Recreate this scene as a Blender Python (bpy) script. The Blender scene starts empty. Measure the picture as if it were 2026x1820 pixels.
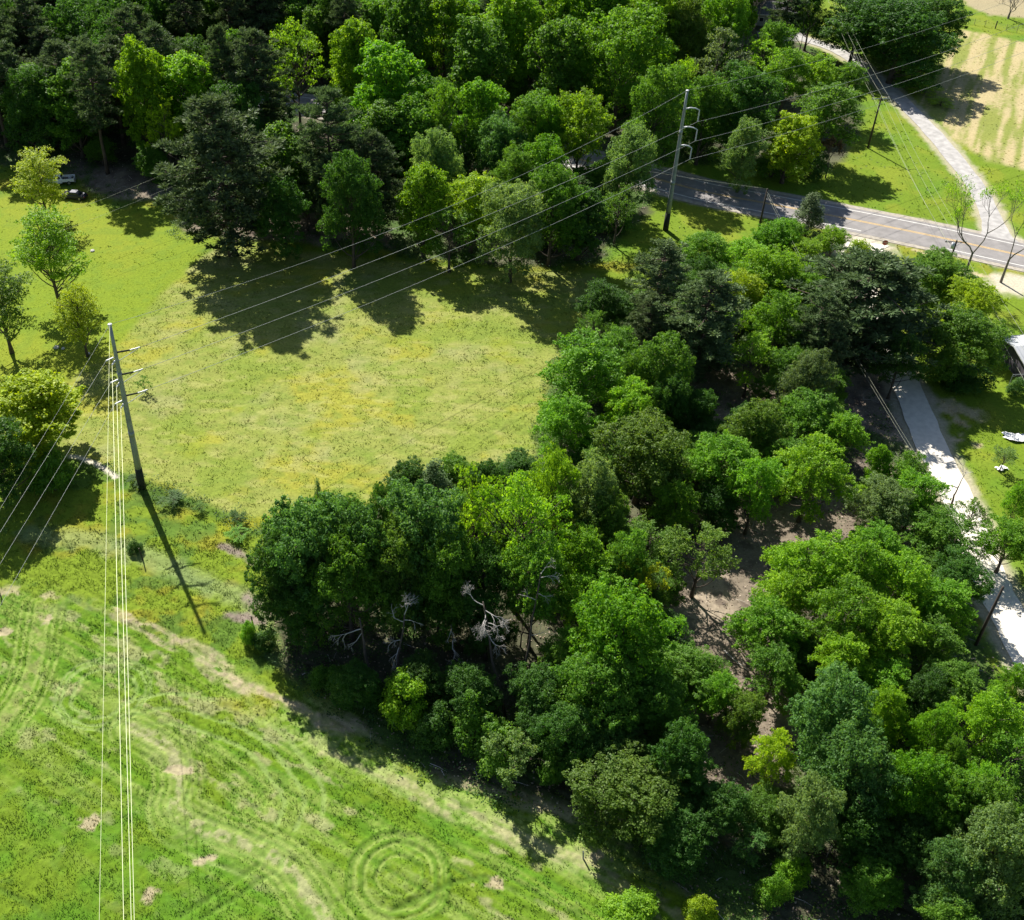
import bpy, bmesh, math, random
import numpy as np
from mathutils import Vector, Matrix, Euler

# ------------------------------------------------------------------ camera, sky, sun, exposure
CAM_H = 95.0
PITCH = math.radians(39.5)          # below the horizon
FPX, CX, CY, IW, IH = 2260.0, 812.0, 910.0, 2025.0, 1820.0
SC = bpy.context.scene
COL = SC.collection
cam_data = bpy.data.cameras.new('camera')
cam = bpy.data.objects.new('camera', cam_data)
COL.objects.link(cam)
cam.location = (0, 0, CAM_H)
cam.rotation_euler = (math.radians(90) - PITCH, 0, 0)
cam_data.sensor_fit = 'HORIZONTAL'
cam_data.sensor_width = 36.0
cam_data.lens = 36.0 * FPX / IW
cam_data.shift_x = 0.5 - CX / IW
cam_data.shift_y = (CY - IH / 2) / IW
cam_data.clip_start = 0.5
cam_data.clip_end = 6000
SC.camera = cam

SUN_EL = math.radians(42.3)
SUN_AZ = math.atan2(-0.42, 0.907)     # clockwise from +Y
sun_dir = Vector((math.sin(SUN_AZ) * math.cos(SUN_EL), math.cos(SUN_AZ) * math.cos(SUN_EL), math.sin(SUN_EL)))
world = bpy.data.worlds.new('World')
SC.world = world
world.use_nodes = True
wn = world.node_tree.nodes
wl = world.node_tree.links
wn.clear()
w_out = wn.new('ShaderNodeOutputWorld')
w_bg = wn.new('ShaderNodeBackground')
w_sky = wn.new('ShaderNodeTexSky')
w_sky.sky_type = 'NISHITA'
w_sky.sun_disc = False
w_sky.sun_elevation = SUN_EL
w_sky.sun_rotation = SUN_AZ
w_bg.inputs[1].default_value = 0.055
wl.new(w_sky.outputs[0], w_bg.inputs[0])
wl.new(w_bg.outputs[0], w_out.inputs[0])
sun_data = bpy.data.lights.new('sun', 'SUN')
sun_data.energy = 5.0
sun_data.angle = math.radians(0.53)
sun_data.color = (1.0, 0.95, 0.86)
sun = bpy.data.objects.new('sun', sun_data)
COL.objects.link(sun)
sun.rotation_euler = (-sun_dir).to_track_quat('-Z', 'Y').to_euler()
sun.location = (-60, 120, 120)
SC.view_settings.view_transform = 'Standard'
SC.view_settings.look = 'None'
SC.view_settings.gamma = 1.0
SC.view_settings.use_curve_mapping = False
SC.view_settings.exposure = 1.0
SC.cycles.max_bounces = 6
SC.cycles.diffuse_bounces = 3
SC.cycles.transmission_bounces = 4

# ------------------------------------------------------------------ survey: sight lines from the drone onto the ground
CT, ST = math.cos(PITCH), math.sin(PITCH)
def at(px, py, z=0.0):
    u = (px - CX) / FPX
    v = (py - CY) / FPX
    dx, dy, dz = u, CT - v * ST, -ST - v * CT
    t = (CAM_H - z) / -dz
    return (dx * t, dy * t)
def ppm(x, y, z=0.0):
    return FPX / (y * CT + (CAM_H - z) * ST)
def W(pts, z=0.0):
    return [at(a, b, z) for a, b in pts]

# ------------------------------------------------------------------ helpers
rng = np.random.default_rng(7)
random.seed(7)
def tag(o, label=None, cat=None, group=None, kind=None):
    if label: o['label'] = label
    if cat: o['category'] = cat
    if group: o['group'] = group
    if kind: o['kind'] = kind
    return o
def empty(name, loc, rz=0.0):
    o = bpy.data.objects.new(name, None)
    COL.objects.link(o)
    o.location = loc
    o.rotation_euler = (0, 0, rz)
    o.empty_display_size = 0.5
    return o
class MB:
    """collects tubes, boxes and sheets and links them as one mesh object"""
    def __init__(s):
        s.v = []; s.f = []; s.m = []
    def add(s, verts, faces, mi=0):
        n = len(s.v)
        s.v.extend([tuple(p) for p in verts])
        s.f.extend([tuple(i + n for i in f) for f in faces])
        s.m.extend([mi] * len(faces))
        return s
    def tube(s, pts, rad, sides=6, cap=True, mi=0):
        pts = [Vector(p) for p in pts]
        if not hasattr(rad, '__len__'): rad = [rad] * len(pts)
        rings = []
        up = Vector((0, 0, 1))
        verts = []
        for i, p in enumerate(pts):
            d = (pts[min(i + 1, len(pts) - 1)] - pts[max(i - 1, 0)])
            if d.length < 1e-9: d = Vector((0, 0, 1))
            d.normalize()
            a = d.cross(up)
            if a.length < 0.05: a = d.cross(Vector((1, 0, 0)))
            a.normalize()
            b = d.cross(a)
            for k in range(sides):
                t = 2 * math.pi * k / sides
                verts.append(p + (a * math.cos(t) + b * math.sin(t)) * rad[i])
        faces = []
        for i in range(len(pts) - 1):
            for k in range(sides):
                k2 = (k + 1) % sides
                faces.append((i * sides + k, i * sides + k2, (i + 1) * sides + k2, (i + 1) * sides + k))
        if cap:
            faces.append(tuple(range(sides))[::-1])
            faces.append(tuple((len(pts) - 1) * sides + k for k in range(sides)))
        return s.add(verts, faces, mi)
    def box(s, c, size, rz=0.0, mi=0, taper=1.0, rx=0.0):
        sx, sy, sz = [q / 2 for q in size]
        M = Matrix.Rotation(rz, 3, 'Z') @ Matrix.Rotation(rx, 3, 'X')
        vs = []
        for z in (-1, 1):
            k = taper if z > 0 else 1.0
            for x, y in ((-1, -1), (1, -1), (1, 1), (-1, 1)):
                vs.append(Vector(c) + M @ Vector((x * sx * k, y * sy * k, z * sz)))
        return s.add(vs, [(3, 2, 1, 0), (4, 5, 6, 7), (0, 1, 5, 4), (1, 2, 6, 5), (2, 3, 7, 6), (3, 0, 4, 7)], mi)
    def build(s, name, mat, parent=None, smooth=False):
        me = bpy.data.meshes.new(name)
        me.from_pydata(s.v, [], s.f)
        for m in (mat if isinstance(mat, (list, tuple)) else [mat]):
            me.materials.append(m)
        if any(s.m): me.polygons.foreach_set('material_index', s.m)
        if smooth: me.polygons.foreach_set('use_smooth', [True] * len(me.polygons))
        me.update()
        o = bpy.data.objects.new(name, me)
        COL.objects.link(o)
        if parent is not None: o.parent = parent
        return o
def arr_mesh(name, verts, quads, mats, attrs=None, smooth=False, tris=False):
    """fast mesh from numpy arrays; attrs: name -> (domain, type, flat array)"""
    k = quads.shape[1]
    me = bpy.data.meshes.new(name)
    me.vertices.add(len(verts))
    me.vertices.foreach_set('co', np.ascontiguousarray(verts, dtype=np.float32).ravel())
    me.loops.add(quads.size)
    me.loops.foreach_set('vertex_index', np.ascontiguousarray(quads, dtype=np.int32).ravel())
    me.polygons.add(len(quads))
    me.polygons.foreach_set('loop_start', np.arange(0, quads.size, k, dtype=np.int32))
    me.polygons.foreach_set('loop_total', np.full(len(quads), k, dtype=np.int32))
    if smooth: me.polygons.foreach_set('use_smooth', np.ones(len(quads), dtype=bool))
    for m in mats: me.materials.append(m)
    me.update(calc_edges=True)
    for an, (dom, ty, data) in (attrs or {}).items():
        a = me.attributes.new(an, ty, dom)
        if ty == 'FLOAT': a.data.foreach_set('value', np.ascontiguousarray(data, dtype=np.float32).ravel())
        else: a.data.foreach_set('color', np.ascontiguousarray(data, dtype=np.float32).ravel())
    return me

# vectorised value noise -------------------------------------------------------
def _hash(ix, iy, seed):
    n = (ix.astype(np.int64) * 374761393 + iy.astype(np.int64) * 668265263 + seed * 1442695041) & 0x7fffffff
    n = ((n ^ (n >> 13)) * 1274126177) & 0x7fffffff
    return ((n ^ (n >> 16)) & 0xffff) / 65535.0
def vnoise(x, y, seed=0):
    ix = np.floor(x); iy = np.floor(y)
    fx = x - ix; fy = y - iy
    fx = fx * fx * (3 - 2 * fx); fy = fy * fy * (3 - 2 * fy)
    a = _hash(ix, iy, seed); b = _hash(ix + 1, iy, seed)
    c = _hash(ix, iy + 1, seed); d = _hash(ix + 1, iy + 1, seed)
    return (a * (1 - fx) + b * fx) * (1 - fy) + (c * (1 - fx) + d * fx) * fy
def fbm(x, y, sc, seed=0, octs=4):
    s = 0; a = 1.0; t = 0
    for i in range(octs):
        s = s + a * vnoise(x / sc + 17.3 * i, y / sc - 9.1 * i, seed + i)
        t += a; a *= 0.5; sc = sc * 0.5
    return s / t
def seg_dist(x, y, pl, closed=False):
    """distance to polyline, and sign (+ inside) when closed"""
    n = len(pl)
    best = np.full(x.shape, 1e9)
    ins = np.zeros(x.shape, bool)
    for i in range(n if closed else n - 1):
        x0, y0 = pl[i]; x1, y1 = pl[(i + 1) % n]
        dx, dy = x1 - x0, y1 - y0
        L = dx * dx + dy * dy + 1e-12
        t = np.clip(((x - x0) * dx + (y - y0) * dy) / L, 0, 1)
        best = np.minimum(best, np.hypot(x - x0 - t * dx, y - y0 - t * dy))
        if closed:
            c = ((y0 > y) != (y1 > y))
            xx = (x1 - x0) * (y - y0) / ((y1 - y0) if abs(y1 - y0) > 1e-9 else 1e-9) + x0
            ins ^= (c & (x < xx))
    return (np.where(ins, best, -best)) if closed else best
def sstep(a, b, v):
    t = np.clip((v - a) / (b - a), 0, 1)
    return t * t * (3 - 2 * t)
def smooth_line(pts, n=6):
    """Catmull-Rom through the points"""
    P = [pts[0]] + list(pts) + [pts[-1]]
    out = []
    for i in range(1, len(P) - 2):
        p0, p1, p2, p3 = [np.array(P[i + k], float) for k in (-1, 0, 1, 2)]
        for j in range(n):
            t = j / n
            out.append(tuple(0.5 * ((2 * p1) + (-p0 + p2) * t + (2 * p0 - 5 * p1 + 4 * p2 - p3) * t * t + (-p0 + 3 * p1 - 3 * p2 + p3) * t ** 3)))
    out.append(tuple(np.array(pts[-1], float)))
    return out

# ------------------------------------------------------------------ materials
def new_mat(name):
    m = bpy.data.materials.new(name)
    m.use_nodes = True
    nt = m.node_tree
    for n in list(nt.nodes):
        nt.nodes.remove(n)
    out = nt.nodes.new('ShaderNodeOutputMaterial')
    return m, nt, out
def N(nt, t, **kw):
    n = nt.nodes.new(t)
    for k, v in kw.items():
        if k.startswith('i_'):
            n.inputs[k[2:].replace('_', ' ')].default_value = v
        else: setattr(n, k, v)
    return n
def simple(name, col, rough=0.7, metal=0.0, noise=0.0, nscale=3.0, col2=None, bump=0.0, spec=0.5):
    m, nt, out = new_mat(name)
    b = N(nt, 'ShaderNodeBsdfPrincipled')
    b.inputs['Roughness'].default_value = rough
    b.inputs['Metallic'].default_value = metal
    b.inputs['Specular IOR Level'].default_value = spec
    nt.links.new(b.outputs[0], out.inputs[0])
    if noise > 0 or col2:
        tc = N(nt, 'ShaderNodeTexCoord')
        nz = N(nt, 'ShaderNodeTexNoise')
        nz.inputs['Scale'].default_value = nscale
        nz.inputs['Detail'].default_value = 5
        nt.links.new(tc.outputs['Object'], nz.inputs['Vector'])
        cr = N(nt, 'ShaderNodeValToRGB')
        c2 = col2 or tuple(c * (1 - noise) for c in col)
        cr.color_ramp.elements[0].position = 0.35
        cr.color_ramp.elements[1].position = 0.65
        cr.color_ramp.elements[0].color = (*c2, 1)
        cr.color_ramp.elements[1].color = (*col, 1)
        nt.links.new(nz.outputs[0], cr.inputs[0])
        nt.links.new(cr.outputs[0], b.inputs['Base Color'])
        if bump:
            bp = N(nt, 'ShaderNodeBump')
            bp.inputs['Strength'].default_value = bump
            bp.inputs['Distance'].default_value = 0.055
            nt.links.new(nz.outputs[0], bp.inputs['Height'])
            nt.links.new(bp.outputs[0], b.inputs['Normal'])
    else:
        b.inputs['Base Color'].default_value = (*col, 1)
    return m
def leaf_material(name, trans=0.42, sat=1.0, tcol=(1.35, 1.25, 0.55), spec=.3):
    """leaf: colour = object colour x per-leaf variation; light passes through the blades"""
    m, nt, out = new_mat(name)
    oi = N(nt, 'ShaderNodeObjectInfo')
    at_ = N(nt, 'ShaderNodeAttribute', attribute_name='var')
    hs = N(nt, 'ShaderNodeHueSaturation')
    mr = N(nt, 'ShaderNodeMapRange')
    mr.inputs['To Min'].default_value = 0.62
    mr.inputs['To Max'].default_value = 1.42
    nt.links.new(at_.outputs['Fac'], mr.inputs['Value'])
    nt.links.new(mr.outputs[0], hs.inputs['Value'])
    hr = N(nt, 'ShaderNodeMapRange')
    hr.inputs['To Min'].default_value = 0.515
    hr.inputs['To Max'].default_value = 0.482
    nt.links.new(at_.outputs['Fac'], hr.inputs['Value'])
    nt.links.new(hr.outputs[0], hs.inputs['Hue'])
    hs.inputs['Saturation'].default_value = sat
    nt.links.new(oi.outputs['Color'], hs.inputs['Color'])
    b = N(nt, 'ShaderNodeBsdfPrincipled')
    b.inputs['Roughness'].default_value = 0.55
    b.inputs['Specular IOR Level'].default_value = spec
    nt.links.new(hs.outputs[0], b.inputs['Base Color'])
    t = N(nt, 'ShaderNodeBsdfTranslucent')
    vm = N(nt, 'ShaderNodeVectorMath', operation='MULTIPLY')
    vm.inputs[1].default_value = tcol
    nt.links.new(hs.outputs[0], vm.inputs[0])
    nt.links.new(vm.outputs[0], t.inputs[0])
    mx = N(nt, 'ShaderNodeMixShader')
    mx.inputs[0].default_value = trans
    nt.links.new(b.outputs[0], mx.inputs[1])
    nt.links.new(t.outputs[0], mx.inputs[2])
    nt.links.new(mx.outputs[0], out.inputs[0])
    return m
M_LEAF = leaf_material('leaf', 0.52)
M_NEEDLE = leaf_material('needle', 0.3, 0.95, (1.1, 1.1, 0.7), spec=.12)
M_BARK = simple('bark', (0.11, 0.085, 0.065), 0.9, noise=0.5, nscale=2.5, bump=0.6)
M_PINEBARK = simple('pine_bark', (0.12, 0.085, 0.065), 0.95, noise=0.55, nscale=2.0, bump=0.7)
M_DEAD = simple('dead_wood', (0.5, 0.47, 0.44), 0.85, noise=0.3, nscale=3.0, bump=0.3)
M_TWIG = simple('grey_twig', (0.2, 0.17, 0.15), 0.9, noise=0.3, nscale=3.0)
M_STEEL = simple('galvanised_steel', (0.33, 0.35, 0.36), 0.55, 0.3, noise=0.25, nscale=1.2)
M_WIRE = simple('weathered_wire', (0.26, 0.28, 0.27), 0.6, 0.2)
M_GLINT = simple('glint_wire', (0.62, 0.66, 0.42), 0.5, 0.3)  # sun glint on the conductors painted into their colour as pale yellow-green
M_CABLE = simple('distribution_wire', (0.28, 0.30, 0.22), 0.6, 0.1)
M_WOODPOLE = simple('creosote_wood', (0.055, 0.04, 0.03), 0.85, noise=0.4, nscale=4)
M_CERAMIC = simple('insulator_grey', (0.55, 0.57, 0.6), 0.3)
# ------------------------------------------------------------------ ground plan (surveyed outlines, metres)
WOOD_N = W([(-260,300),(60,330),(140,350),(210,395),(340,400),(350,465),(600,478),(700,495),(900,515),(1050,535),(1180,520),(1280,420),(1300,325),(1480,325),(1640,345),(1710,240),(1700,150),(1610,95),(1560,-60),(-260,-60)])
WOOD_S = W([(1150,610),(1290,590),(1330,520),(1500,500),(1640,485),(1700,500),(1735,640),(1780,780),(1800,900),(1880,1000),(1925,1150),(1930,1250),(2050,1430),(2400,1850),(2050,2000),(1560,1900),(1380,1790),(1270,1700),(1100,1600),(900,1560),(760,1470),(640,1380),(560,1310),(530,1200),(520,1090),(640,1040),(800,985),(980,930),(1060,900),(1090,770)])
HAY = W([(-60,860),(60,700),(215,700),(330,560),(450,470),(620,500),(900,530),(1180,540),(1200,560),(1110,900),(820,1000),(600,1030),(470,1020),(330,965),(140,905),(60,905)])
LAWN = W([(-200,380),(130,395),(210,410),(430,470),(340,560),(225,690),(60,800),(-200,820)])
HAYNE = W([(1905,60),(2040,85),(2300,130),(2300,360),(2025,335),(1960,320),(1885,275),(1815,215),(1800,165),(1850,140)])
SIDE = W([(1260,380),(1500,420),(1740,500),(1900,520),(2100,580),(2100,1150),(1960,1150),(1900,960),(1790,760),(1700,560),(1620,500),(1320,500),(1180,520)])
CR = W([(230,1216),(369,1277),(436,1324),(503,1364),(570,1391),(637,1424),(748,1456),(798,1481),(900,1540),(1057,1580),(1174,1625),(1300,1700),(1420,1790)])
CR2 = W([(640,1490),(800,1555),(963,1625),(1040,1659),(1120,1696),(1207,1736),(1258,1766),(1400,1850)])
SWATH = smooth_line(W([(262,1441),(335,1481),(352,1548),(342,1599),(402,1635),(503,1676),(570,1716),(637,1816),(690,1900)]), 4)
LOOP = smooth_line(W([(265,1414),(335,1401),(436,1425),(520,1465),(575,1530),(602,1580),(585,1640)]), 4)
LOOP2 = smooth_line(W([(330,1590),(345,1630),(420,1665),(520,1700)]), 4)
LEFTP = smooth_line(W([(85,1195),(75,1260),(67,1314),(40,1380),(-10,1448)]), 4)
RUTS = [W([(355,1812),(430,1765),(510,1709)]), W([(400,1815),(470,1772),(525,1733)]), W([(780,1800),(900,1745),(960,1735),(1080,1790)]), W([(0,1760),(60,1790),(110,1830)])]
RINGC = at(788, 1736); RINGX = abs(at(888, 1736)[0] - RINGC[0])
ELC = at(205, 1372)
ROAD_C = smooth_line(W([(2500,610),(2250,556),(2003,502),(1849,468),(1681,434),(1513,402),(1396,380),(1290,352),(1165,320),(950,270),(760,232),(570,203),(300,165),(-200,120)]), 6)
DRIVE_C = smooth_line(W([(1702,478),(1700,540),(1725,640),(1765,715),(1800,780),(1843,885),(1882,960),(1920,1050),(1950,1130),(1990,1210),(2048,1320),(2120,1440),(2300,1700)]), 6)
LANE_C = smooth_line(W([(1975,480),(1960,430),(1932,372),(1890,317),(1849,268),(1808,225),(1775,191),(1724,147),(1681,114),(1631,90),(1560,70)]), 6)
DITCH = W([(60,890),(140,908),(230,945),(340,985),(430,1010),(500,1045)])
DITCH2 = W([(60,1060),(180,1070),(280,1100),(400,1150),(520,1200),(560,1290)])
diag = np.array(CR[5]) - np.array(CR[1]); diag /= np.linalg.norm(diag)

def ground_props(x, y):
    """albedo (n,3), relief (n,), tuft density/height (n,), road mask"""
    n = len(x)
    jit = (fbm(x, y, 6, 3) - .5) * 5
    jit2 = (fbm(x, y, 1.6, 31, 3) - .5) * 1.6
    j = jit + jit2
    big = fbm(x, y, 22, 5); mid = fbm(x, y, 5, 9); fine = fbm(x, y, 1.3, 12, 3); vf = fbm(x, y, .5, 22, 2)
    u = x * diag[0] + y * diag[1]; v = -x * diag[1] + y * diag[0]
    def mix(c, a, k):
        k = k[:, None]
        return c * (1 - k) + np.array(a) * k
    # meadow (default)
    c = np.tile(np.array([.078, .170, .008]), (n, 1))
    c = mix(c, (.125, .185, .011), sstep(.45, .65, mid) * .7)
    c = mix(c, (.085, .20, .016), sstep(.5, .3, mid) * .5)
    c = mix(c, (.07, .16, .02), sstep(.6, .72, fine) * .3)
    relief = (fine - .5) * .22 + (mid - .5) * .3 + (vf - .5) * .12
    strk = fbm(u / 9, v, 1.0, 40, 3)          # mowing streaks along the field edge
    band = sstep(26, 6, np.abs(seg_dist(x, y, CR) - 4))
    c = mix(c, (.17, .24, .045), sstep(.52, .60, strk) * band * (.45 + .5 * sstep(.4, .6, vf)))
    ln_ = np.sin(v * 3.2 + (fbm(u, v, 14, 43, 2) - .5) * 9)
    relief = relief - sstep(-.6, -.95, ln_) * band * .10
    c = mix(c, (.20, .27, .06), sstep(.72, .95, ln_) * band * sstep(.4, .55, fbm(u / 5, v, 3, 44, 3)) * .7)
    c = mix(c, (.07, .15, .012), sstep(-.7, -.95, ln_) * band * sstep(.4, .55, fbm(u / 5, v, 3, 45, 3)) * .8)
    c = mix(c, (.13, .21, .012), sstep(.48, .38, strk) * band * .5)
    bare = sstep(.68, .78, fbm(u / 3, v, 1.5, 50, 4) + (fine - .5) * .4 + band * .05)
    c = mix(c, (.33, .30, .17), bare * (.05 + .45 * band))
    height = np.full(n, .62)
    # pale raked swaths and wheel marks
    def track(pl, wdt, k, col=(.25, .31, .11)):
        nonlocal c, height, relief
        d = seg_dist(x, y, pl) + (fine - .5) * wdt * .9
        m = sstep(wdt, wdt * .45, d)
        st = .12 + .88 * sstep(.42, .58, vf * .55 + fbm(x, y, .9, 33, 2) * .45)
        c = mix(c, col, m * k * st)
        height = height * (1 - .45 * m)
    track(SWATH, 2.7, .7, (.20, .25, .075)); track(LEFTP, 1.2, .65, (.22, .24, .08))
    track(SWATH, 1.0, .45, (.36, .32, .2))
    for pl in (LOOP, LOOP2):
        d = seg_dist(x, y, pl)
        for off in (0.0, 1.9):
            dd = np.abs(d - off)
            m = sstep(.34, .12, dd + (vf - .5) * .3)
            c = mix(c, (.19, .27, .07), m * .9 * sstep(.25, .5, fbm(x, y, 3, 135, 2))); relief = relief - m * .05; height = height * (1 - .6 * m)
    track(W([(610,1455),(760,1530),(950,1620),(1150,1710)]), 2.0, .5)
    d = seg_dist(x, y, W([(500,1370),(640,1450),(800,1520),(1000,1600),(1250,1690)]))
    c = mix(c, (.24, .31, .08), sstep(.3, .6, vf) * sstep(4.5, 1.5, np.abs(d)) * .5)
    r = np.hypot((x - RINGC[0]), (y - RINGC[1])) + (mid - .5) * 1.0 + (fine - .5) * .35
    inner = sstep(RINGX * 1.02, RINGX * .9, r)
    c = mix(c, (.15, .21, .05), inner * .3 * sstep(.4, .6, vf)); height = height * (1 - .4 * inner)
    for f_, wd in ((1.0, .16), (.955, .14), (.90, .14), (.75, .16), (.70, .14), (.45, .14)):
        m = sstep(wd, wd * .4, np.abs(r - RINGX * f_))
        c = mix(c, (.20, .27, .06), m * .9 * sstep(.25, .5, fbm(x, y, 2.5, 133, 2))); height = height * (1 - m); relief = relief - m * .08
        m2 = sstep(wd, wd * .4, np.abs(r - RINGX * f_ - .3)); relief = relief + m2 * .06; c = mix(c, (.075, .155, .012), m2 * .8 * sstep(.25, .5, fbm(x, y, 3, 134, 2)))
    er = np.hypot((x - ELC[0]) / 1.0, (y - ELC[1]) / 1.0) + (fine - .5) * .6
    for f_ in (4.8, 4.2, 3.2):
        m = sstep(.3, .1, np.abs(er - f_ + (mid - .5) * 1.2))
        c = mix(c, (.20, .28, .08), m * .85 * sstep(.25, .5, fbm(x, y, 3, 136, 2))); relief = relief - m * .05
    for pl, k in ((LEFTP, .9), (SWATH, .8)):
        d = seg_dist(x, y, pl)
        for off in (.75, 1.5, 2.3):
            m = sstep(.28, .1, np.abs(d - off) + (vf - .5) * .3)
            c = mix(c, (.20, .27, .06), m * k * sstep(.35, .55, fbm(x, y, 4, 137, 2))); c = mix(c, (.08, .16, .012), sstep(.25, .1, np.abs(d - off - .35)) * .5)
    for pl in RUTS:
        m = sstep(.4, .12, seg_dist(x, y, pl))
        c = mix(c, (.07, .14, .015), m * .6); relief = relief - m * .1; height = height * (1 - .7 * m)
    spots = W([(20,1165),(95,1180),(85,1225),(180,1630),(400,1700),(520,1195),(480,1190),(300,1765),(5,1250),(400,1180),(355,1525),(960,1750),(1180,1690),(160,1150)])
    for i, (sx, sy) in enumerate(spots):
        rr = np.hypot((x - sx) / 1.6, y - sy) + (fine - .5) * 2.0 + (vf - .5)
        c = mix(c, (.38, .31, .21), sstep(.75, .3, rr) * .8)
    # rough strip between fields (yellower)
    sdr = seg_dist(x, y, CR)
    CX_ = [at(-700, 1060)] + [at(-100, 1165)] + list(CR)
    up = sstep(-2.5, 2.5, y - np.interp(x, [p[0] for p in CX_], [p[1] for p in CX_]) + (mid - .5) * 9 + (fine - .5) * 4)
    c2 = np.tile(np.array([.14, .205, .014]), (n, 1))
    c2 = mix(c2, (.22, .21, .02), sstep(.5, .65, mid) * .7)
    c2 = mix(c2, (.06, .13, .02), sstep(.55, .68, fbm(x, y, 3, 77)) * .7)
    c2 = mix(c2, (.2, .25, .1), sstep(2.4, .6, seg_dist(x, y, DITCH2) + (fine - .5) * 2) * .6)
    c = c * (1 - up[:, None]) + c2 * up[:, None]
    for a, wd in ((W([(440,1080),(470,1092),(500,1108),(560,1130)]), .9), (W([(450,1215),(480,1222),(520,1228)]), 1.0), (W([(490,1180),(530,1210)]), 1.5)):
        c = mix(c, (.23, .18, .16), sstep(wd, .2, seg_dist(x, y, a) + (fine - .5) * 1.4) * .9)
    m = sstep(1.4, .2, seg_dist(x, y, DITCH) - .6 + (fine - .5)); c = mix(c, (.04, .10, .015), m * .6)
    for pl, wd, k in ((CR, 1.25, .85), (CR2, .7, .5)):
        d = seg_dist(x, y, pl) + (fbm(u / 3, v, 1.2, 61, 3) - .5) * 3.2
        m = sstep(wd, wd * .3, d) * sstep(.24, .42, fbm(u / 3, v, .7, 66, 3))
        c = mix(c, (.34, .285, .185), m * k * (.6 + .4 * sstep(.4, .6, vf))); height = height * (1 - .85 * m)
    # hay field
    s = seg_dist(x, y, HAY, True) + j * .35
    m = sstep(-.6, .8, s)
    h = np.tile(np.array([.215, .245, .052]), (n, 1))
    h = mix(h, (.29, .275, .022), sstep(.54, .68, fbm(x, y, 7, 81, 5)) * .55)
    h = mix(h, (.26, .265, .12), sstep(.55, .7, fbm(x, y, 7, 91)) * .5)
    h = mix(h, (.15, .22, .02), sstep(.55, .7, fbm(x, y, 8, 95)) * .55)
    h = mix(h, (.14, .20, .03), sstep(.5, .68, fbm(x + y * .35, y * 1.8, 1.6, 98, 3)) * .5)
    h = mix(h, (.3, .3, .1), sstep(.55, .75, fbm(x * .8 + y * .4, y * 2, 2.0, 97, 3)) * .5)
    c = c * (1 - m[:, None]) + h * m[:, None]; height = height * (1 - m) + .40 * m
    relief = relief * (1 - .3 * m)
    m = sstep(2.2, 0, seg_dist(x, y, W([(470,1035),(600,1040),(760,985),(870,985)])) + j) ; c = mix(c, (.33, .29, .015), m * .45)
    # smooth lawn
    s = seg_dist(x, y, LAWN, True) + j * .5
    m = sstep(-.8, 1.0, s)
    l = np.tile(np.array([.16, .225, .014]), (n, 1))
    l = mix(l, (.21, .24, .02), sstep(.45, .65, big) * .6)
    l = mix(l, (.12, .20, .02), sstep(.5, .7, fine) * .4)
    c = c * (1 - m[:, None]) + l * m[:, None]; height = height * (1 - m) + .12 * m; relief = relief * (1 - .8 * m)
    # roadside grass, north-east lawn
    ne = sstep(-1, 1, seg_dist(x, y, W([(1600,90),(1720,140),(1950,380),(2000,470),(2100,520),(3200,700),(3200,-200),(1600,-200)]), True))
    tri = sstep(-1, 1, seg_dist(x, y, W([(1290,300),(1600,230),(1690,130),(1760,170),(1960,400),(1960,475),(1640,420),(1300,350)]), True))
    m = np.maximum(sstep(-.8, .8, seg_dist(x, y, SIDE, True) + j * .3), np.maximum(ne, tri))
    l = np.tile(np.array([.13, .20, .013]), (n, 1))
    l = mix(l, (.19, .23, .02), sstep(.45, .62, mid) * .7)
    l = mix(l, (.09, .19, .015), sstep(.5, .3, fbm(x, y, 8, 88)) * .6)
    c = c * (1 - m[:, None]) + l * m[:, None]; height = height * (1 - m) + .35 * m; relief = relief * (1 - .5 * m)
    # dry mown hay strips north-east
    m = sstep(-1, 1.5, seg_dist(x, y, HAYNE, True) + j * .6)
    lane = np.array(LANE_C[30]) - np.array(LANE_C[10]); 
    a0 = math.radians(14)
    rowc = x * math.cos(a0) + y * math.sin(a0) * .5
    s0 = np.array(at(1985, 100)); s1 = np.array(at(1925, 300)); sv = (s1 - s0) / np.linalg.norm(s1 - s0)
    ua = x * sv[0] + y * sv[1]; va = -x * sv[1] + y * sv[0]
    k = sstep(.36, .56, fbm(va, ua / 16, 1.3, 71, 3) * .8 + fbm(x, y, 14, 72) * .2 + (vf - .5) * .15)
    l = np.array([.22, .24, .06]) * (1 - k[:, None]) + np.array([.47, .37, .22]) * k[:, None]
    m = m * .8
    c = c * (1 - m[:, None]) + l * m[:, None]; height = height * (1 - .8 * m)
    m = sstep(-1, 1.5, seg_dist(x, y, W([(1880,-10),(1960,30),(2100,45),(2100,-40),(1870,-40)]), True) + j); c = mix(c, (.36, .29, .2), m * .8)
    for a, wd in ((W([(1800,780),(1840,795),(1880,800),(1930,820)]), 1.6), (W([(1900,870),(1930,880)]), .8), (W([(1870,805),(1900,835)]), 1.2), (W([(1755,470),(1900,535),(1990,555)]), .5)):
        c = mix(c, (.46, .38, .24), sstep(wd, .2, seg_dist(x, y, a) + (fine - .5) * 3) * .85)
    # woods floor
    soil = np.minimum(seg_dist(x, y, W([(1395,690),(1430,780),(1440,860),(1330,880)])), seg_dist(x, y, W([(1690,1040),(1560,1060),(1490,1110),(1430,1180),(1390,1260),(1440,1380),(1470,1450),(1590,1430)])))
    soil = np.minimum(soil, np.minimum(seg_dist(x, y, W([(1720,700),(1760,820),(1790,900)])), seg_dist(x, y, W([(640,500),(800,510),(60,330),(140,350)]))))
    soil = sstep(9, 4, soil + j)
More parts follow.
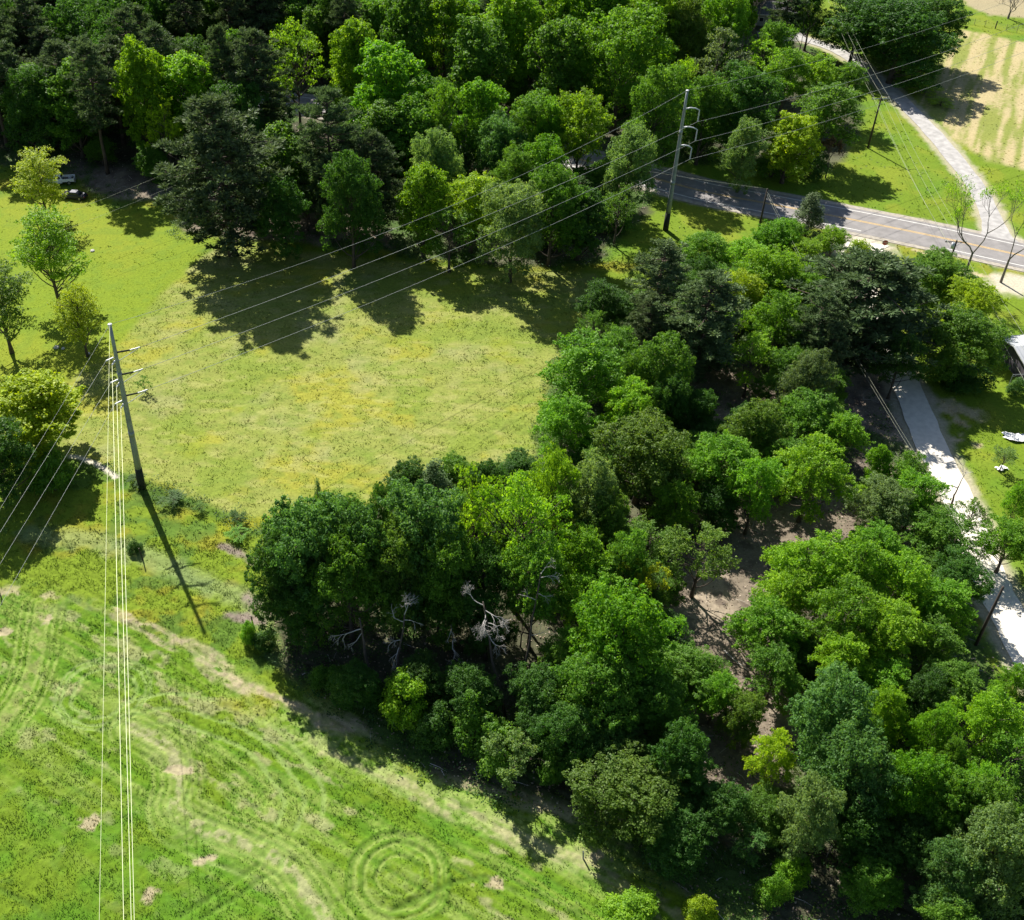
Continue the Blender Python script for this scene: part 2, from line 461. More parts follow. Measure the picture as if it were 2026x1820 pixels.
    for poly in (WOOD_N, WOOD_S):
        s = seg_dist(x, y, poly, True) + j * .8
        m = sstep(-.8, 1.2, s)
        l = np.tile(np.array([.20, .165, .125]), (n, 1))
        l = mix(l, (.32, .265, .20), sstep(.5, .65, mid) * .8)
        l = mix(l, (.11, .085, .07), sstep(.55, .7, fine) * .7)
        l = l * (.42 + .58 * soil[:, None]) * np.where(soil[:, None] > .3, 1, np.array([.8, 1.0, .75]))  # deep shade painted in: litter darker and greener outside the soil clearings
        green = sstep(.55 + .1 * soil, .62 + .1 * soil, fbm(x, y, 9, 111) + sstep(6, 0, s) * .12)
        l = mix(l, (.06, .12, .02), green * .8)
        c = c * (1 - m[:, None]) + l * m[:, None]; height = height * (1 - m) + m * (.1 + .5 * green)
    m = sstep(.55, .2, seg_dist(x, y, smooth_line(W([(140, 902), (165, 908), (200, 922), (228, 943)]), 3)) + (vf - .5) * .4); c = mix(c, (.55, .5, .42), m * .9); height = height * (1 - m)
    road = sstep(8.2, 6.0, seg_dist(x, y, ROAD_C))
    for pl, w_ in ((DRIVE_C, 3.6), (LANE_C, 3.1)):
        dd = seg_dist(x, y, pl)
        c = mix(c, (.42, .37, .28), sstep(w_ + .3, w_ - 1.0, dd + (fine - .5) * 1.4) * .8)
        road = np.maximum(road, sstep(w_ + 1.2, w_ - .2, dd))
        height = height * (1 - sstep(w_ + .6, w_ - .6, dd))
    dr = seg_dist(x, y, ROAD_C)
    height = height * sstep(5.3, 6.6, dr)
    c = mix(c, (.34, .30, .24), sstep(6.1, 5.3, dr + (fine - .5) * 1.2) * .8)
    for (qx, qy, rr) in ((1985, 482, 6.0), (1705, 492, 7.0), (2010, 560, 5.5)):
        ax, ay = at(qx, qy)
        d = np.hypot(x - ax, (y - ay) * 1.3) + (fine - .5) * 3 + (mid - .5) * 4
        m = sstep(rr, rr * .6, d); c = mix(c, (.50, .45, .36), m * .9); height = height * (1 - m); road = np.maximum(road, m * .9)
    relief = relief * (1 - road) - .04 * road
    return np.clip(c, .01, .9), relief, height, road

def ground_mat():
    m, nt, out = new_mat('ground')
    a = N(nt, 'ShaderNodeAttribute', attribute_name='albedo')
    tc = N(nt, 'ShaderNodeTexCoord')
    n1 = N(nt, 'ShaderNodeTexNoise'); n1.inputs['Scale'].default_value = 2.6; n1.inputs['Detail'].default_value = 6; n1.inputs['Roughness'].default_value = .7
    nt.links.new(tc.outputs['Object'], n1.inputs['Vector'])
    mr = N(nt, 'ShaderNodeMapRange'); mr.inputs['From Min'].default_value = .3; mr.inputs['From Max'].default_value = .7
    mr.inputs['To Min'].default_value = .74; mr.inputs['To Max'].default_value = 1.22
    nt.links.new(n1.outputs[0], mr.inputs['Value'])
    hs = N(nt, 'ShaderNodeHueSaturation')
    nt.links.new(a.outputs['Color'], hs.inputs['Color']); nt.links.new(mr.outputs[0], hs.inputs['Value'])
    b = N(nt, 'ShaderNodeBsdfPrincipled'); b.inputs['Roughness'].default_value = .95; b.inputs['Specular IOR Level'].default_value = .15
    nt.links.new(hs.outputs[0], b.inputs['Base Color'])
    bp = N(nt, 'ShaderNodeBump'); bp.inputs['Strength'].default_value = .6; bp.inputs['Distance'].default_value = .08
    nt.links.new(n1.outputs[0], bp.inputs['Height']); nt.links.new(bp.outputs[0], b.inputs['Normal'])
    nt.links.new(b.outputs[0], out.inputs[0])
    return m
M_GROUND = ground_mat()
def grid(x0, x1, y0, y1, st, zoff):
    xs = np.arange(x0, x1 + st, st); ys = np.arange(y0, y1 + st, st)
    X, Y = np.meshgrid(xs, ys); X = X.ravel(); Y = Y.ravel()
    c, r, h, rd = ground_props(X, Y)
    V = np.stack([X, Y, r + zoff], 1)
    nx = len(xs); i = np.arange((len(ys) - 1) * nx).reshape(-1, nx)[:, :-1].ravel()
    Q = np.stack([i, i + 1, i + 1 + nx, i + nx], 1)
    return V, Q, c
Va, Qa, ca = grid(-60, 62, 96, 134, .26, 0)
Ve, Qe, ce = grid(-50, 68, 42, 96.1, .175, .004)
Vb, Qb, cb = grid(-125, 185, 133, 320, .55, -.01)
Vd, Qd, cd = grid(61.8, 140, 24, 134, .5, -.03)
Vc = np.array([[-1500, -600, -.7], [1500, -600, -.7], [1500, 2600, -.7], [-1500, 2600, -.7],
               [67, 10, -.5], [130, 10, -.5], [130, 81, -.5], [67, 81, -.5], [-130, 10, -.05], [-49, 10, -.05], [-49, 133.5, -.05], [-130, 133.5, -.05], [-49, 10, -.05], [67, 10, -.05], [67, 42.2, -.05], [-49, 42.2, -.05]], float)
Qc = np.array([[0, 1, 2, 3], [4, 5, 6, 7], [8, 9, 10, 11], [12, 13, 14, 15]])
cc = np.tile(np.array([.1, .17, .02]), (16, 1))
def join(blocks):
    o = 0; vs = []; qs = []; cs = []
    for v_, q_, c_ in blocks:
        vs.append(v_); qs.append(q_ + o); cs.append(c_); o += len(v_)
    return np.concatenate(vs), np.concatenate(qs), np.concatenate(cs)
V, Q, C3 = join([(Va, Qa, ca), (Ve, Qe, ce), (Vb, Qb, cb), (Vd, Qd, cd), (Vc, Qc, cc)]); C4 = np.concatenate([C3, np.ones((len(C3), 1))], 1)
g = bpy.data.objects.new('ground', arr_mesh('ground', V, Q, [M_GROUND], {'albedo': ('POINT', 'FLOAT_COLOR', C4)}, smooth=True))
COL.objects.link(g)
tag(g, kind='structure')

# ---- grass tufts: standing blades over the open ground (one mass, nobody could count them)
def blade_mat(name, attr_trans=.5):
    m, nt, out = new_mat(name)
    a = N(nt, 'ShaderNodeAttribute', attribute_name='albedo')
    b = N(nt, 'ShaderNodeBsdfPrincipled'); b.inputs['Roughness'].default_value = .6; b.inputs['Specular IOR Level'].default_value = .3
    t = N(nt, 'ShaderNodeBsdfTranslucent')
    mx = N(nt, 'ShaderNodeMixShader'); mx.inputs[0].default_value = attr_trans
    nt.links.new(a.outputs['Color'], b.inputs['Base Color']); nt.links.new(a.outputs['Color'], t.inputs[0])
    nt.links.new(b.outputs[0], mx.inputs[1]); nt.links.new(t.outputs[0], mx.inputs[2])
    nt.links.new(mx.outputs[0], out.inputs[0])
    return m
M_BLADE = blade_mat('grass_blade', .5)
def tufts(n, xr, yr, hgt, wid, blades, keep=None):
    x = rng.uniform(xr[0], xr[1], n); y = rng.uniform(yr[0], yr[1], n)
    # keep only ground near the camera's field of view plus a margin
    c, r, h, rd = ground_props(x, y)
    clump = fbm(x, y, 1.1, 120, 3)
    ok = (h > .05) & (rng.random(n) < .3 + .45 * h) & (clump > .34)
    x, y, c, r, h, clump = x[ok], y[ok], c[ok], r[ok], h[ok], clump[ok]
    H = hgt * (.12 + .88 * h) * rng.uniform(.5, 1.2, len(x)) * (.6 + .8 * sstep(.38, .62, clump))
    vs = []; cs = []
    for b in range(blades):
        a = rng.uniform(0, 2 * np.pi, len(x)); lean = rng.uniform(.7, 2.2, len(x)) * H
        ox = x + rng.normal(0, .10, len(x)); oy = y + rng.normal(0, .10, len(x))
        w = wid * rng.uniform(.6, 1.3, len(x))
        dx, dy = np.cos(a), np.sin(a)
        p0 = np.stack([ox - dy * w, oy + dx * w, r - .03], 1); p1 = np.stack([ox + dy * w, oy - dx * w, r - .03], 1)
        p2 = np.stack([ox + dx * lean, oy + dy * lean, r + H], 1)
        vs.append(np.stack([p0, p1, p2], 1))
        cc_ = c * (rng.uniform(1.05, 1.6, (len(x), 1))) * np.array([1.0, 1.0, .9])
        cs.append(np.repeat(cc_[:, None, :], 3, 1))
    Vv = np.concatenate(vs).reshape(-1, 3); Cv = np.concatenate(cs).reshape(-1, 3)
    return Vv, Cv
parts = [tufts(170000, (-50, 52), (46, 100), .17, .06, 2), tufts(130000, (-62, 80), (98, 170), .22, .08, 2), tufts(40000, (-90, 170), (165, 290), .4, .17, 2)]
Vv = np.concatenate([p[0] for p in parts]); Cv = np.concatenate([p[1] for p in parts])
Cv = np.clip(np.concatenate([Cv, np.ones((len(Cv), 1))], 1), 0, .9)
go = bpy.data.objects.new('grass', arr_mesh('grass', Vv, np.arange(len(Vv)).reshape(-1, 3), [M_BLADE], {'albedo': ('POINT', 'FLOAT_COLOR', Cv)}))
COL.objects.link(go)
tag(go, 'rough green and yellow grass growing over the open fields', 'grass', kind='stuff')

# ---- leaf litter on the woodland floor
def in_poly(x, y, poly): return seg_dist(x, y, poly, True) > 0
M_LITTER = blade_mat('dry_leaf', .15)
n = 90000
x = rng.uniform(-105, 75, n); y = rng.uniform(46, 235, n)
ok = in_poly(x, y, WOOD_S) | (in_poly(x, y, WOOD_N) & (rng.random(n) < .5))
x, y = x[ok], y[ok]; n = len(x)
_, r, _, rd = ground_props(x, y)
a = rng.uniform(0, 2 * np.pi, n); s = rng.uniform(.06, .17, n)
dx, dy = np.cos(a) * s, np.sin(a) * s
tl = rng.uniform(-.6, .6, n) * s
P4 = np.stack([np.stack([x + dx, y + dy, r + .05 + tl], 1), np.stack([x - dy * .6, y + dx * .6, r + .08], 1), np.stack([x - dx, y - dy, r + .05 - tl], 1), np.stack([x + dy * .6, y - dx * .6, r + .03], 1)], 1)
base = np.array([[.32, .25, .18], [.24, .18, .13], [.42, .34, .26], [.12, .09, .07]])[rng.integers(0, 4, n)]
cl = np.concatenate([np.repeat(base[:, None, :], 4, 1), np.ones((n, 4, 1))], 2).reshape(-1, 4)
lo = bpy.data.objects.new('leaf_litter', arr_mesh('leaf_litter', P4.reshape(-1, 3), np.arange(4 * n).reshape(-1, 4), [M_LITTER], {'albedo': ('POINT', 'FLOAT_COLOR', cl)}))
COL.objects.link(lo)
tag(lo, 'dry brown fallen leaves covering the floor of the woods', 'fallen leaves', kind='stuff')

n = 2600
x = rng.uniform(-60, 75, n); y = rng.uniform(46, 200, n)
ok = in_poly(x, y, WOOD_S) | (in_poly(x, y, WOOD_N) & (rng.random(n) < .6))
mbt = MB(); rt = random.Random(5)
for qx, qy in zip(x[ok], y[ok]):
    a_ = rt.uniform(0, 6.28); L_ = rt.uniform(.4, 2.2); w_ = rt.uniform(.012, .04); dx_, dy_ = math.cos(a_) * L_, math.sin(a_) * L_
    mbt.tube([(qx, qy, .06), (qx + dx_ * .5, qy + dy_ * .5, .12 + rt.random() * .15), (qx + dx_, qy + dy_, .05)], [w_, w_ * .8, w_ * .3], 3, cap=False)
tag(mbt.build('fallen_twigs', M_DEAD), 'grey fallen twigs and sticks scattered on the woodland floor', 'fallen twigs', kind='stuff')
# ---- low undergrowth under the trees and along the ditch
n = 42000
x = rng.uniform(-110, 80, n); y = rng.uniform(46, 240, n)
s1 = seg_dist(x, y, WOOD_S, True); s2 = seg_dist(x, y, WOOD_N, True); gr = fbm(x, y, 9, 111); cl_ = fbm(x, y, 3, 140)
creek = seg_dist(x, y, W([(560, 1330), (760, 1430), (960, 1520), (1150, 1560), (1400, 1690), (1560, 1800)]))
ok = (((s1 > -1.5) | (s2 > -1.5)) & ((gr > .54) | (s1 < 5) & (s1 > -1.5) | (s2 < 4) & (s2 > -1.5) | (creek < 10)) & (cl_ > .40)) | ((seg_dist(x, y, DITCH) < 1.6) & (cl_ > .4))
x, y = x[ok], y[ok]; n = len(x); _, r, _, rd = ground_props(x, y)
ok = rd < .1; x, y, r = x[ok], y[ok], r[ok]; n = len(x)
hh = rng.uniform(.3, 1.1, n) * (.4 + 1.6 * sstep(.45, .7, cl_[:n])); K = 14
X = np.repeat(x, K) + rng.normal(0, .38, n * K); Y = np.repeat(y, K) + rng.normal(0, .38, n * K); Z = np.repeat(r, K) + np.repeat(hh, K) * rng.random(n * K) ** .6
aa = rng.uniform(0, 6.28, n * K); sz = rng.uniform(.07, .16, n * K); tl = rng.uniform(-.8, .8, n * K) * sz
P3 = np.stack([np.stack([X + np.cos(aa) * sz, Y + np.sin(aa) * sz, Z + tl], 1), np.stack([X - np.sin(aa) * sz, Y + np.cos(aa) * sz, Z - tl * .5], 1), np.stack([X - np.cos(aa) * sz, Y - np.sin(aa) * sz, Z - tl * .6], 1)], 1)
cb_ = np.array([[.05, .13, .02], [.08, .18, .02], [.04, .10, .03], [.12, .2, .03]])[rng.integers(0, 4, n)]
cu = np.repeat(np.repeat(cb_, K, 0)[:, None, :] * rng.uniform(.7, 1.4, (n * K, 1, 1)), 3, 1)
uo = bpy.data.objects.new('undergrowth', arr_mesh('undergrowth', P3.reshape(-1, 3), np.arange(3 * n * K).reshape(-1, 3), [M_BLADE], {'albedo': ('POINT', 'FLOAT_COLOR', np.concatenate([cu, np.ones((n * K, 3, 1))], 2).reshape(-1, 4))}))
COL.objects.link(uo); tag(uo, 'low green weeds and brambles under the trees and along the ditch', 'undergrowth', kind='stuff')
print('undergrowth', n * K)

# ------------------------------------------------------------------ roads
def ribbon(pl, half, z, name, mat, off=0.0, i0=0, i1=None, crown=0.0, rag=0.0):
    pl = [np.array(p, float) for p in pl]
    i1 = len(pl) if i1 is None else i1
    mb = MB(); vs = []; fs = []
    idx = list(range(i0, i1))
    for i in idx:
        d = pl[min(i + 1, len(pl) - 1)] - pl[max(i - 1, 0)]; d /= np.linalg.norm(d)
        nrm = np.array([-d[1], d[0]])
        hw = half(i) if callable(half) else half
        if rag: hw = hw + random.uniform(-rag, rag)
        for k in (-1, 0, 1):
            p = pl[i] + nrm * (off + k * hw)
            vs.append((p[0], p[1], z + (crown if k == 0 else 0)))
    for j in range(len(idx) - 1):
        for k in (0, 1):
            a_ = j * 3 + k
            fs.append((a_, a_ + 1, a_ + 4, a_ + 3))
    mb.add(vs, fs)
    return mb
M_ASPH = simple('worn_asphalt', (.255, .24, .235), .9, noise=.25, nscale=.6, bump=.2)
M_WHITE = simple('road_paint_white', (.75, .74, .7), .7, noise=.2, nscale=3)
M_YEL = simple('road_paint_yellow', (.62, .42, .16), .7, noise=.25, nscale=3)
M_CALICHE = simple('white_gravel', (.74, .69, .60), .95, noise=.16, nscale=1.2, bump=.5)
M_GRAVEL = simple('grey_gravel', (.43, .415, .40), .95, noise=.3, nscale=.8, bump=.5)
M_SHOULDER = simple('gravel_shoulder', (.40, .36, .30), .95, noise=.3, nscale=1.5, bump=.5)
rd = ribbon(ROAD_C, 4.55, .03, 'road', M_ASPH).build('road', M_ASPH); tag(rd, kind='structure')
sh = MB()
for s_ in (-1, 1):
    r_ = ribbon(ROAD_C, .55, .012, '', None, off=s_ * 5.05); sh.add(r_.v, r_.f)
tag(sh.build('road_shoulder', M_SHOULDER), kind='structure')
mk = MB()
for s_ in (-1, 1):
    for i0, i1 in ((0, 8), (11, 17), (23 if s_ > 0 else 21, len(ROAD_C))) if s_ > 0 else ((0, 8), (11, len(ROAD_C))):
        r_ = ribbon(ROAD_C, .09, .038, '', None, off=s_ * 3.6, i0=i0, i1=min(i1 + 1, len(ROAD_C))); mk.add(r_.v, r_.f, 0)
    r_ = ribbon(ROAD_C, .09, .038, '', None, off=s_ * .17); mk.add(r_.v, r_.f, 1)
tag(mk.build('road_marking', [M_WHITE, M_YEL]), kind='structure')
dv = ribbon(DRIVE_C, lambda i: 2.1 + (2.6 * math.exp(-i / 3.0)), .03, 'driveway', M_CALICHE, rag=.14).build('driveway', M_CALICHE); tag(dv, kind='structure')
ln = ribbon(LANE_C, lambda i: 1.75 + (2.4 * math.exp(-i / 2.0)), .028, 'gravel_lane', M_GRAVEL, rag=.12).build('gravel_lane', M_GRAVEL); tag(ln, kind='structure')
# asphalt yard beside the far house
yard = MB(); pts = W([(1495, 58), (1500, 74), (1560, 84), (1590, 80), (1596, 62), (1560, 52)], 0)
yard.add([(px_, py_, .02) for px_, py_ in pts], [tuple(range(len(pts)))])
tag(yard.build('yard_paving', M_ASPH), kind='structure')
# ------------------------------------------------------------------ tree kinds (unit: height 10, crown width ~8; scaled per tree)
class Leaves:
    def __init__(s): s.P = []; s.T = []; s.S = []; s.L = []; s.W = []; s.C = []
    def add(s, pos, t, sd, ln, wd, var):
        s.P.append(pos); s.T.append(t); s.S.append(sd); s.L.append(ln); s.W.append(wd); s.C.append(var)
    def mesh(s, name, mat, fold=.25):
        P = np.concatenate(s.P); T = np.concatenate(s.T); S = np.concatenate(s.S)
        L = np.concatenate(s.L)[:, None]; Wd = np.concatenate(s.W)[:, None]; C = np.concatenate(s.C)
        nr = np.cross(T, S)
        a = P - T * L; b = P + S * Wd + nr * Wd * fold; c = P + T * L; d = P - S * Wd + nr * Wd * fold
        V = np.stack([a, b, c, d], 1).reshape(-1, 3)
        return arr_mesh(name, V, np.arange(len(V)).reshape(-1, 4), [mat], {'var': ('FACE', 'FLOAT', np.clip(C, 0, 1))})
def unit(v): return v / (np.linalg.norm(v, axis=-1, keepdims=True) + 1e-9)
def rdir(n, r): return unit(r.normal(size=(n, 3)))
def frame(nrm, r):
    t = unit(np.cross(nrm, rdir(len(nrm), r)))
    return t, unit(np.cross(nrm, t))
def clump(lv, c, rad, n, flat, size, r, up=.45, var=.5, hang=0.0):
    d = rdir(n, r); d[:, 2] = np.abs(d[:, 2]) * np.where(r.random(n) < .74, 1, -1)
    rr = rad * (.45 + .62 * r.random(n) ** .6)
    # lobed outline
    lob = 1 + .28 * np.sin(d[:, 0] * 5 + c[0] * 3) * np.cos(d[:, 1] * 5 + c[1] * 3)
    pos = np.array(c) + d * (rr * lob)[:, None] * np.array([1, 1, flat])
    pos[:, 2] -= hang * (np.hypot(d[:, 0], d[:, 1]) ** 2) * rad
    nr = unit(d * .75 + r.normal(size=(n, 3)) * .55 + np.array([0, 0, up]))
    t, s_ = frame(nr, r)
    sz = size * r.uniform(.6, 1.35, n)
    lv.add(pos, t, s_, sz, sz * r.uniform(.5, .75, n), np.clip(var + r.normal(0, .16, n), 0, 1))
def spray(lv, c, rad, n, size, r, var=.5, out=None, droop=.25):
    """flat fan of leaves along a twig that points outward"""
    o = np.array([c[0], c[1], 0.0]); L = np.linalg.norm(o)
    o = o / L if L > .3 else rdir(1, r)[0] * np.array([1, 1, 0])
    o = unit(o + r.normal(0, .45, 3) * np.array([1, 1, .35]) + np.array([0, 0, .12]))
    sd = unit(np.cross(o, np.array([0, 0, 1.0]))); up = np.cross(sd, o)
    t = r.random(n) ** .8; w = (1 - t * .85) * (.25 + 1.1 * np.minimum(t, .35) / .35 * .6)
    a = r.normal(0, .5, n).clip(-1, 1) * w * rad
    pos = np.array(c) + o * ((t - .4) * 2.1 * rad)[:, None] + sd * a[:, None] + up * (r.normal(0, .12, n) * rad)[:, None]
    pos[:, 2] -= droop * rad * (t * t + (a / rad) ** 2 * .8)
    nr = unit(up * 1.0 + r.normal(size=(n, 3)) * .5)
    tt, ss = frame(nr, r); sz = size * r.uniform(.6, 1.35, n)
    lv.add(pos, tt, ss, sz, sz * r.uniform(.5, .75, n), np.clip(var + (t - .4) * .35 + r.normal(0, .15, n), 0, 1))
def poisson_shell(n, fn, r, mind):
    out = []
    for _ in range(n * 30):
        p = fn()
        if all((p[0] - q[0]) ** 2 + (p[1] - q[1]) ** 2 + (p[2] - q[2]) ** 2 > mind * mind for q in out):
            out.append(p)
            if len(out) >= n: break
    return out
def limb_to(mb, p0, p1, r0, r1, r, sides=5, sag=.15, n=4):
    p0 = np.array(p0, float); p1 = np.array(p1, float); L = np.linalg.norm(p1 - p0)
    pts = []; rad = []
    k1 = r.normal(0, .07 * L, 3)
    for i in range(n + 1):
        t = i / n
        p = p0 + (p1 - p0) * t + k1 * math.sin(math.pi * t)
        p[2] += sag * L * (t - t * t) * -1.0
        pts.append(p); rad.append(r0 + (r1 - r0) * t)
    mb.tube(pts, rad, sides, cap=False)
def trunk_path(r, h, wob=.18, n=7, lean=.0):
    a = r.uniform(0, 6.28)
    pts = []
    for i in range(n + 1):
        t = i / n
        pts.append(np.array([math.cos(a) * lean * t * h + r.normal(0, wob) * t, math.sin(a) * lean * t * h + r.normal(0, wob) * t, h * t]))
    return pts
def on_path(pts, z):
    for i in range(len(pts) - 1):
        if pts[i + 1][2] >= z:
            t = (z - pts[i][2]) / (pts[i + 1][2] - pts[i][2] + 1e-9)
            return pts[i] + (pts[i + 1] - pts[i]) * t
    return pts[-1]
WID = {}
def proto(name, lv, mb, leafmat, barkmat, fold=.25):
    PP = np.concatenate(lv.P) if lv is not None else np.array(mb.v)
    WID[name] = float(np.percentile(PP[:, 0], 98.5) - np.percentile(PP[:, 0], 1.5) + np.percentile(PP[:, 1], 98.5) - np.percentile(PP[:, 1], 1.5)) / 2
    c = lv.mesh(name + '_crown', leafmat, fold) if lv is not None else None
    me = bpy.data.meshes.new(name + '_trunk')
    me.from_pydata(mb.v, [], mb.f); me.materials.append(barkmat)
    me.polygons.foreach_set('use_smooth', [True] * len(me.polygons)); me.update()
    return (c, me, WID[name])
def make_broad(name, seed, nclump=64, crown=(3.0, 10.0), R=4.0, rad=(.9, 1.45), per=190, flat=.62, size=.15, peak=.45, lumpy=.25, mind=1.15, inner=.3, hang=.15, fat=.22, up=.45, fan=0, fill_=.18, nlobe=(7, 11), lob=1.15, vert=1.0):
    r = np.random.default_rng(seed)
    z0, z1 = crown
    ph = r.uniform(0, 6.28, 6)
    # the crown is a handful of boughs, each carrying its own rounded mass of foliage
    lobes = []
    nl = int(r.integers(*nlobe))
    for k in range(nl):
        t = (k + .5) / nl
        zt = z0 + .9 + (z1 - z0 - 2.2) * (t ** .75) + r.normal(0, .25)
        tt = min(1, max(0, (zt - z0) / (z1 - z0)))
        prof = math.sin(math.pi * min(1, max(0.02, tt * .88 + .12)) ** (math.log(.5) / math.log(peak))) ** .6
        a = ph[0] + k * 2.4 + r.normal(0, .35)
        rr = max(0, (R - 1.5)) * prof * r.uniform(.72, 1.12) * (1 if t < .8 else .5)
        lobes.append((math.cos(a) * rr, math.sin(a) * rr, zt, r.uniform(.9, 1.45) * lob * (.85 + .35 * prof) * (1 if t < .8 else .95)))
    def env():
        L = lobes[int(r.integers(0, len(lobes)))]
        d = rdir(1, r)[0]
        if d[2] < -.25 and r.random() < .75: d[2] = -d[2]
        k = 1 - inner * r.random() ** 2
        return np.array([L[0] + d[0] * L[3] * k, L[1] + d[1] * L[3] * k, min(z1 - .3, max(z0 + .2, L[2] + d[2] * L[3] * k * vert))])
    cs = poisson_shell(nclump, env, r, mind)
    lv = Leaves()
    for c in cs:
        rd_ = r.uniform(*rad)
        if fan:
            for q in range(fan):
                cc_ = c + r.normal(0, .32, 3) * rd_ * np.array([1, 1, .8])
                spray(lv, cc_, rd_ * r.uniform(.8, 1.25), int(per * rd_ ** 1.5 / fan * 1.3), size, r, var=float(np.clip(r.normal(.5, .15), .1, .9)), droop=hang)
        else:
            clump(lv, c, rd_, int(per * rd_ ** 2), flat, size, r, up=up, var=float(np.clip(r.normal(.5, .17), .1, .9)), hang=hang)
        for _ in range(0 if fan else 3):       # satellite sprays that break the outline
            o = c + rdir(1, r)[0] * rd_ * np.array([1.15, 1.15, .7])
            clump(lv, o, rd_ * .38, int(per * .22), .8, size, r, up=up, var=.5)
    # loose fill so that the inside is not hollow
    n = int(nclump * per * fill_)
    d = rdir(n, r) * (r.random(n) ** .33)[:, None] * np.array([R * .6, R * .6, (z1 - z0) * .38]) + np.array([0, 0, (z0 + z1) / 2])
    t, s_ = frame(rdir(n, r), r)
    lv.add(d, t, s_, np.full(n, size), np.full(n, size * .6), np.full(n, .4))
    mb = MB(); tp = trunk_path(r, z0 + (z1 - z0) * .72, .12)
    nn = len(tp) - 1
    mb.tube([tp[0] + np.array([0, 0, -.25])] + tp[1:], [fat * 1.5 if i == 0 else fat * (1 - .82 * i / nn) for i in range(nn + 1)], 8)
    for c in cs[::2][:36]:
        zb = max(z0 * .55, c[2] - r.uniform(1.2, 3.0))
        zb = min(zb, tp[-1][2] * .95)
        limb_to(mb, on_path(tp, zb), c, fat * .36 * (1 - .5 * zb / 10), .03, r)
    return proto(name, lv, mb, M_LEAF, M_BARK)
def make_pine(name, seed, z0=2.6, R=2.6, peak=.45, whorls=15, per=5, tuft=34, clen=.34, gap=.12, fat=.16, rnd=.7):
    r = np.random.default_rng(seed)
    lv = Leaves(); mb = MB(); tp = trunk_path(r, 9.7, .06, lean=.01)
    nn = len(tp) - 1
    mb.tube([tp[0] + np.array([0, 0, -.25])] + tp[1:], [fat * 1.25 if i == 0 else fat * (1 - .86 * i / nn) for i in range(nn + 1)], 8)
    for w in range(whorls):
        t = w / (whorls - 1)
        z = z0 + (9.75 - z0) * t
        L = R * (math.sin(math.pi * (.12 + .86 * t) ** (math.log(.5) / math.log(peak))) ** rnd)
        nb = per + (1 if r.random() < .5 else 0)
        a0 = r.uniform(0, 6.28)
        for b in range(nb):
            if r.random() < gap: continue
            a = a0 + b * 6.283 / nb + r.normal(0, .25)
            Lb = max(.35, L * r.uniform(.6, 1.18)); zz = z + r.normal(0, .15)
            p0 = on_path(tp, min(zz, 9.6)); rise = (t - .35) * .7 * Lb
            p1 = p0 + np.array([math.cos(a) * Lb, math.sin(a) * Lb, rise + r.normal(0, .1)])
            limb_to(mb, p0, p1, .05, .015, r, sides=4, sag=.12, n=3)
            m = max(2, int(Lb / .34))
            for q in range(m):
                f = .3 + .7 * (q + .5) / m
                side = np.array([-math.sin(a), math.cos(a), 0]) * r.normal(0, .30) * Lb * .55 * f
                c = p0 + (p1 - p0) * f + side + np.array([0, 0, r.normal(.05, .1) - .12 * Lb * (f - f * f)])
                n = int(tuft * r.uniform(.7, 1.4))
                d = rdir(n, r); d[:, 2] = np.abs(d[:, 2]) * .8 - .12; d = unit(d + np.array([math.cos(a), math.sin(a), .1]) * .45)
                pos = c + d * (r.random(n) * .33)[:, None]
                s_ = unit(np.cross(d, rdir(n, r)))
                lv.add(pos, d, s_, clen * .36 * r.uniform(.7, 1.3, n), np.full(n, .031) * r.uniform(.8, 1.5, n), np.clip(r.normal(.5, .2, n) + r.normal(0, .12), 0, 1))
    return proto(name, lv, mb, M_NEEDLE, M_PINEBARK, fold=.1)
def grow(mb, tips, p, d, L, rad, depth, r, spread=.6, up=.15, sides=5, shrink=.72, nseg=3, kids=(2, 3)):
    pts = [p]; q = np.array(p, float); dd = np.array(d, float)
    for i in range(nseg):
        dd = unit(dd + r.normal(0, .16, 3) + np.array([0, 0, up * .3]))
        q = q + dd * L / nseg; pts.append(q)
    mb.tube(pts, [rad * (1 - .35 * i / nseg) for i in range(nseg + 1)], sides, cap=False)
    if depth == 0:
        tips.append((q, dd)); return
    for k in range(int(r.integers(kids[0], kids[1] + 1))):
        nd = unit(dd + rdir(1, r)[0] * spread + np.array([0, 0, up]))
        st = pts[-1] if k < 2 else pts[-2]
        grow(mb, tips, st, nd, L * shrink * r.uniform(.8, 1.15), rad * .62, depth - 1, r, spread, up, max(3, sides - 1), shrink, nseg, kids)
def make_sparse(name, seed, leaves=14, size=.12, depth=5, forks=3, base=2.2, var=.6, mat=None, spread=.62, rad=.2, crad=.42):
    r = np.random.default_rng(seed); mb = MB(); tips = []
    mb.tube([(0, 0, -.2), (.03, 0, base * .5), (0, .02, base)], [rad * 1.25, rad, rad * .85], 8, cap=False)
    for k in range(forks):
        a = k * 6.283 / forks + r.uniform(-.4, .4)
        grow(mb, tips, np.array([0, 0, base]), unit(np.array([math.cos(a) * .55, math.sin(a) * .55, 1.0])), 2.5, rad * .6, depth, r, spread=spread)
    zs = max(t[0][2] for t in tips); k = 10 / zs
    mb.v = [(v[0] * k, v[1] * k, v[2] * k) for v in mb.v]
    lv = None
    if leaves:
        lv = Leaves()
        for (q, d) in tips:
            n = leaves; c = q * k
            pos = c + rdir(n, r) * (r.random(n) * crad)[:, None]
            t, s_ = frame(unit(rdir(n, r) + np.array([0, 0, .5])), r)
            sz = size * r.uniform(.6, 1.3, n)
            lv.add(pos, t, s_, sz, sz * .65, np.clip(r.normal(var, .18, n), 0, 1))
    return proto(name, lv, mb, M_LEAF, mat or M_BARK)
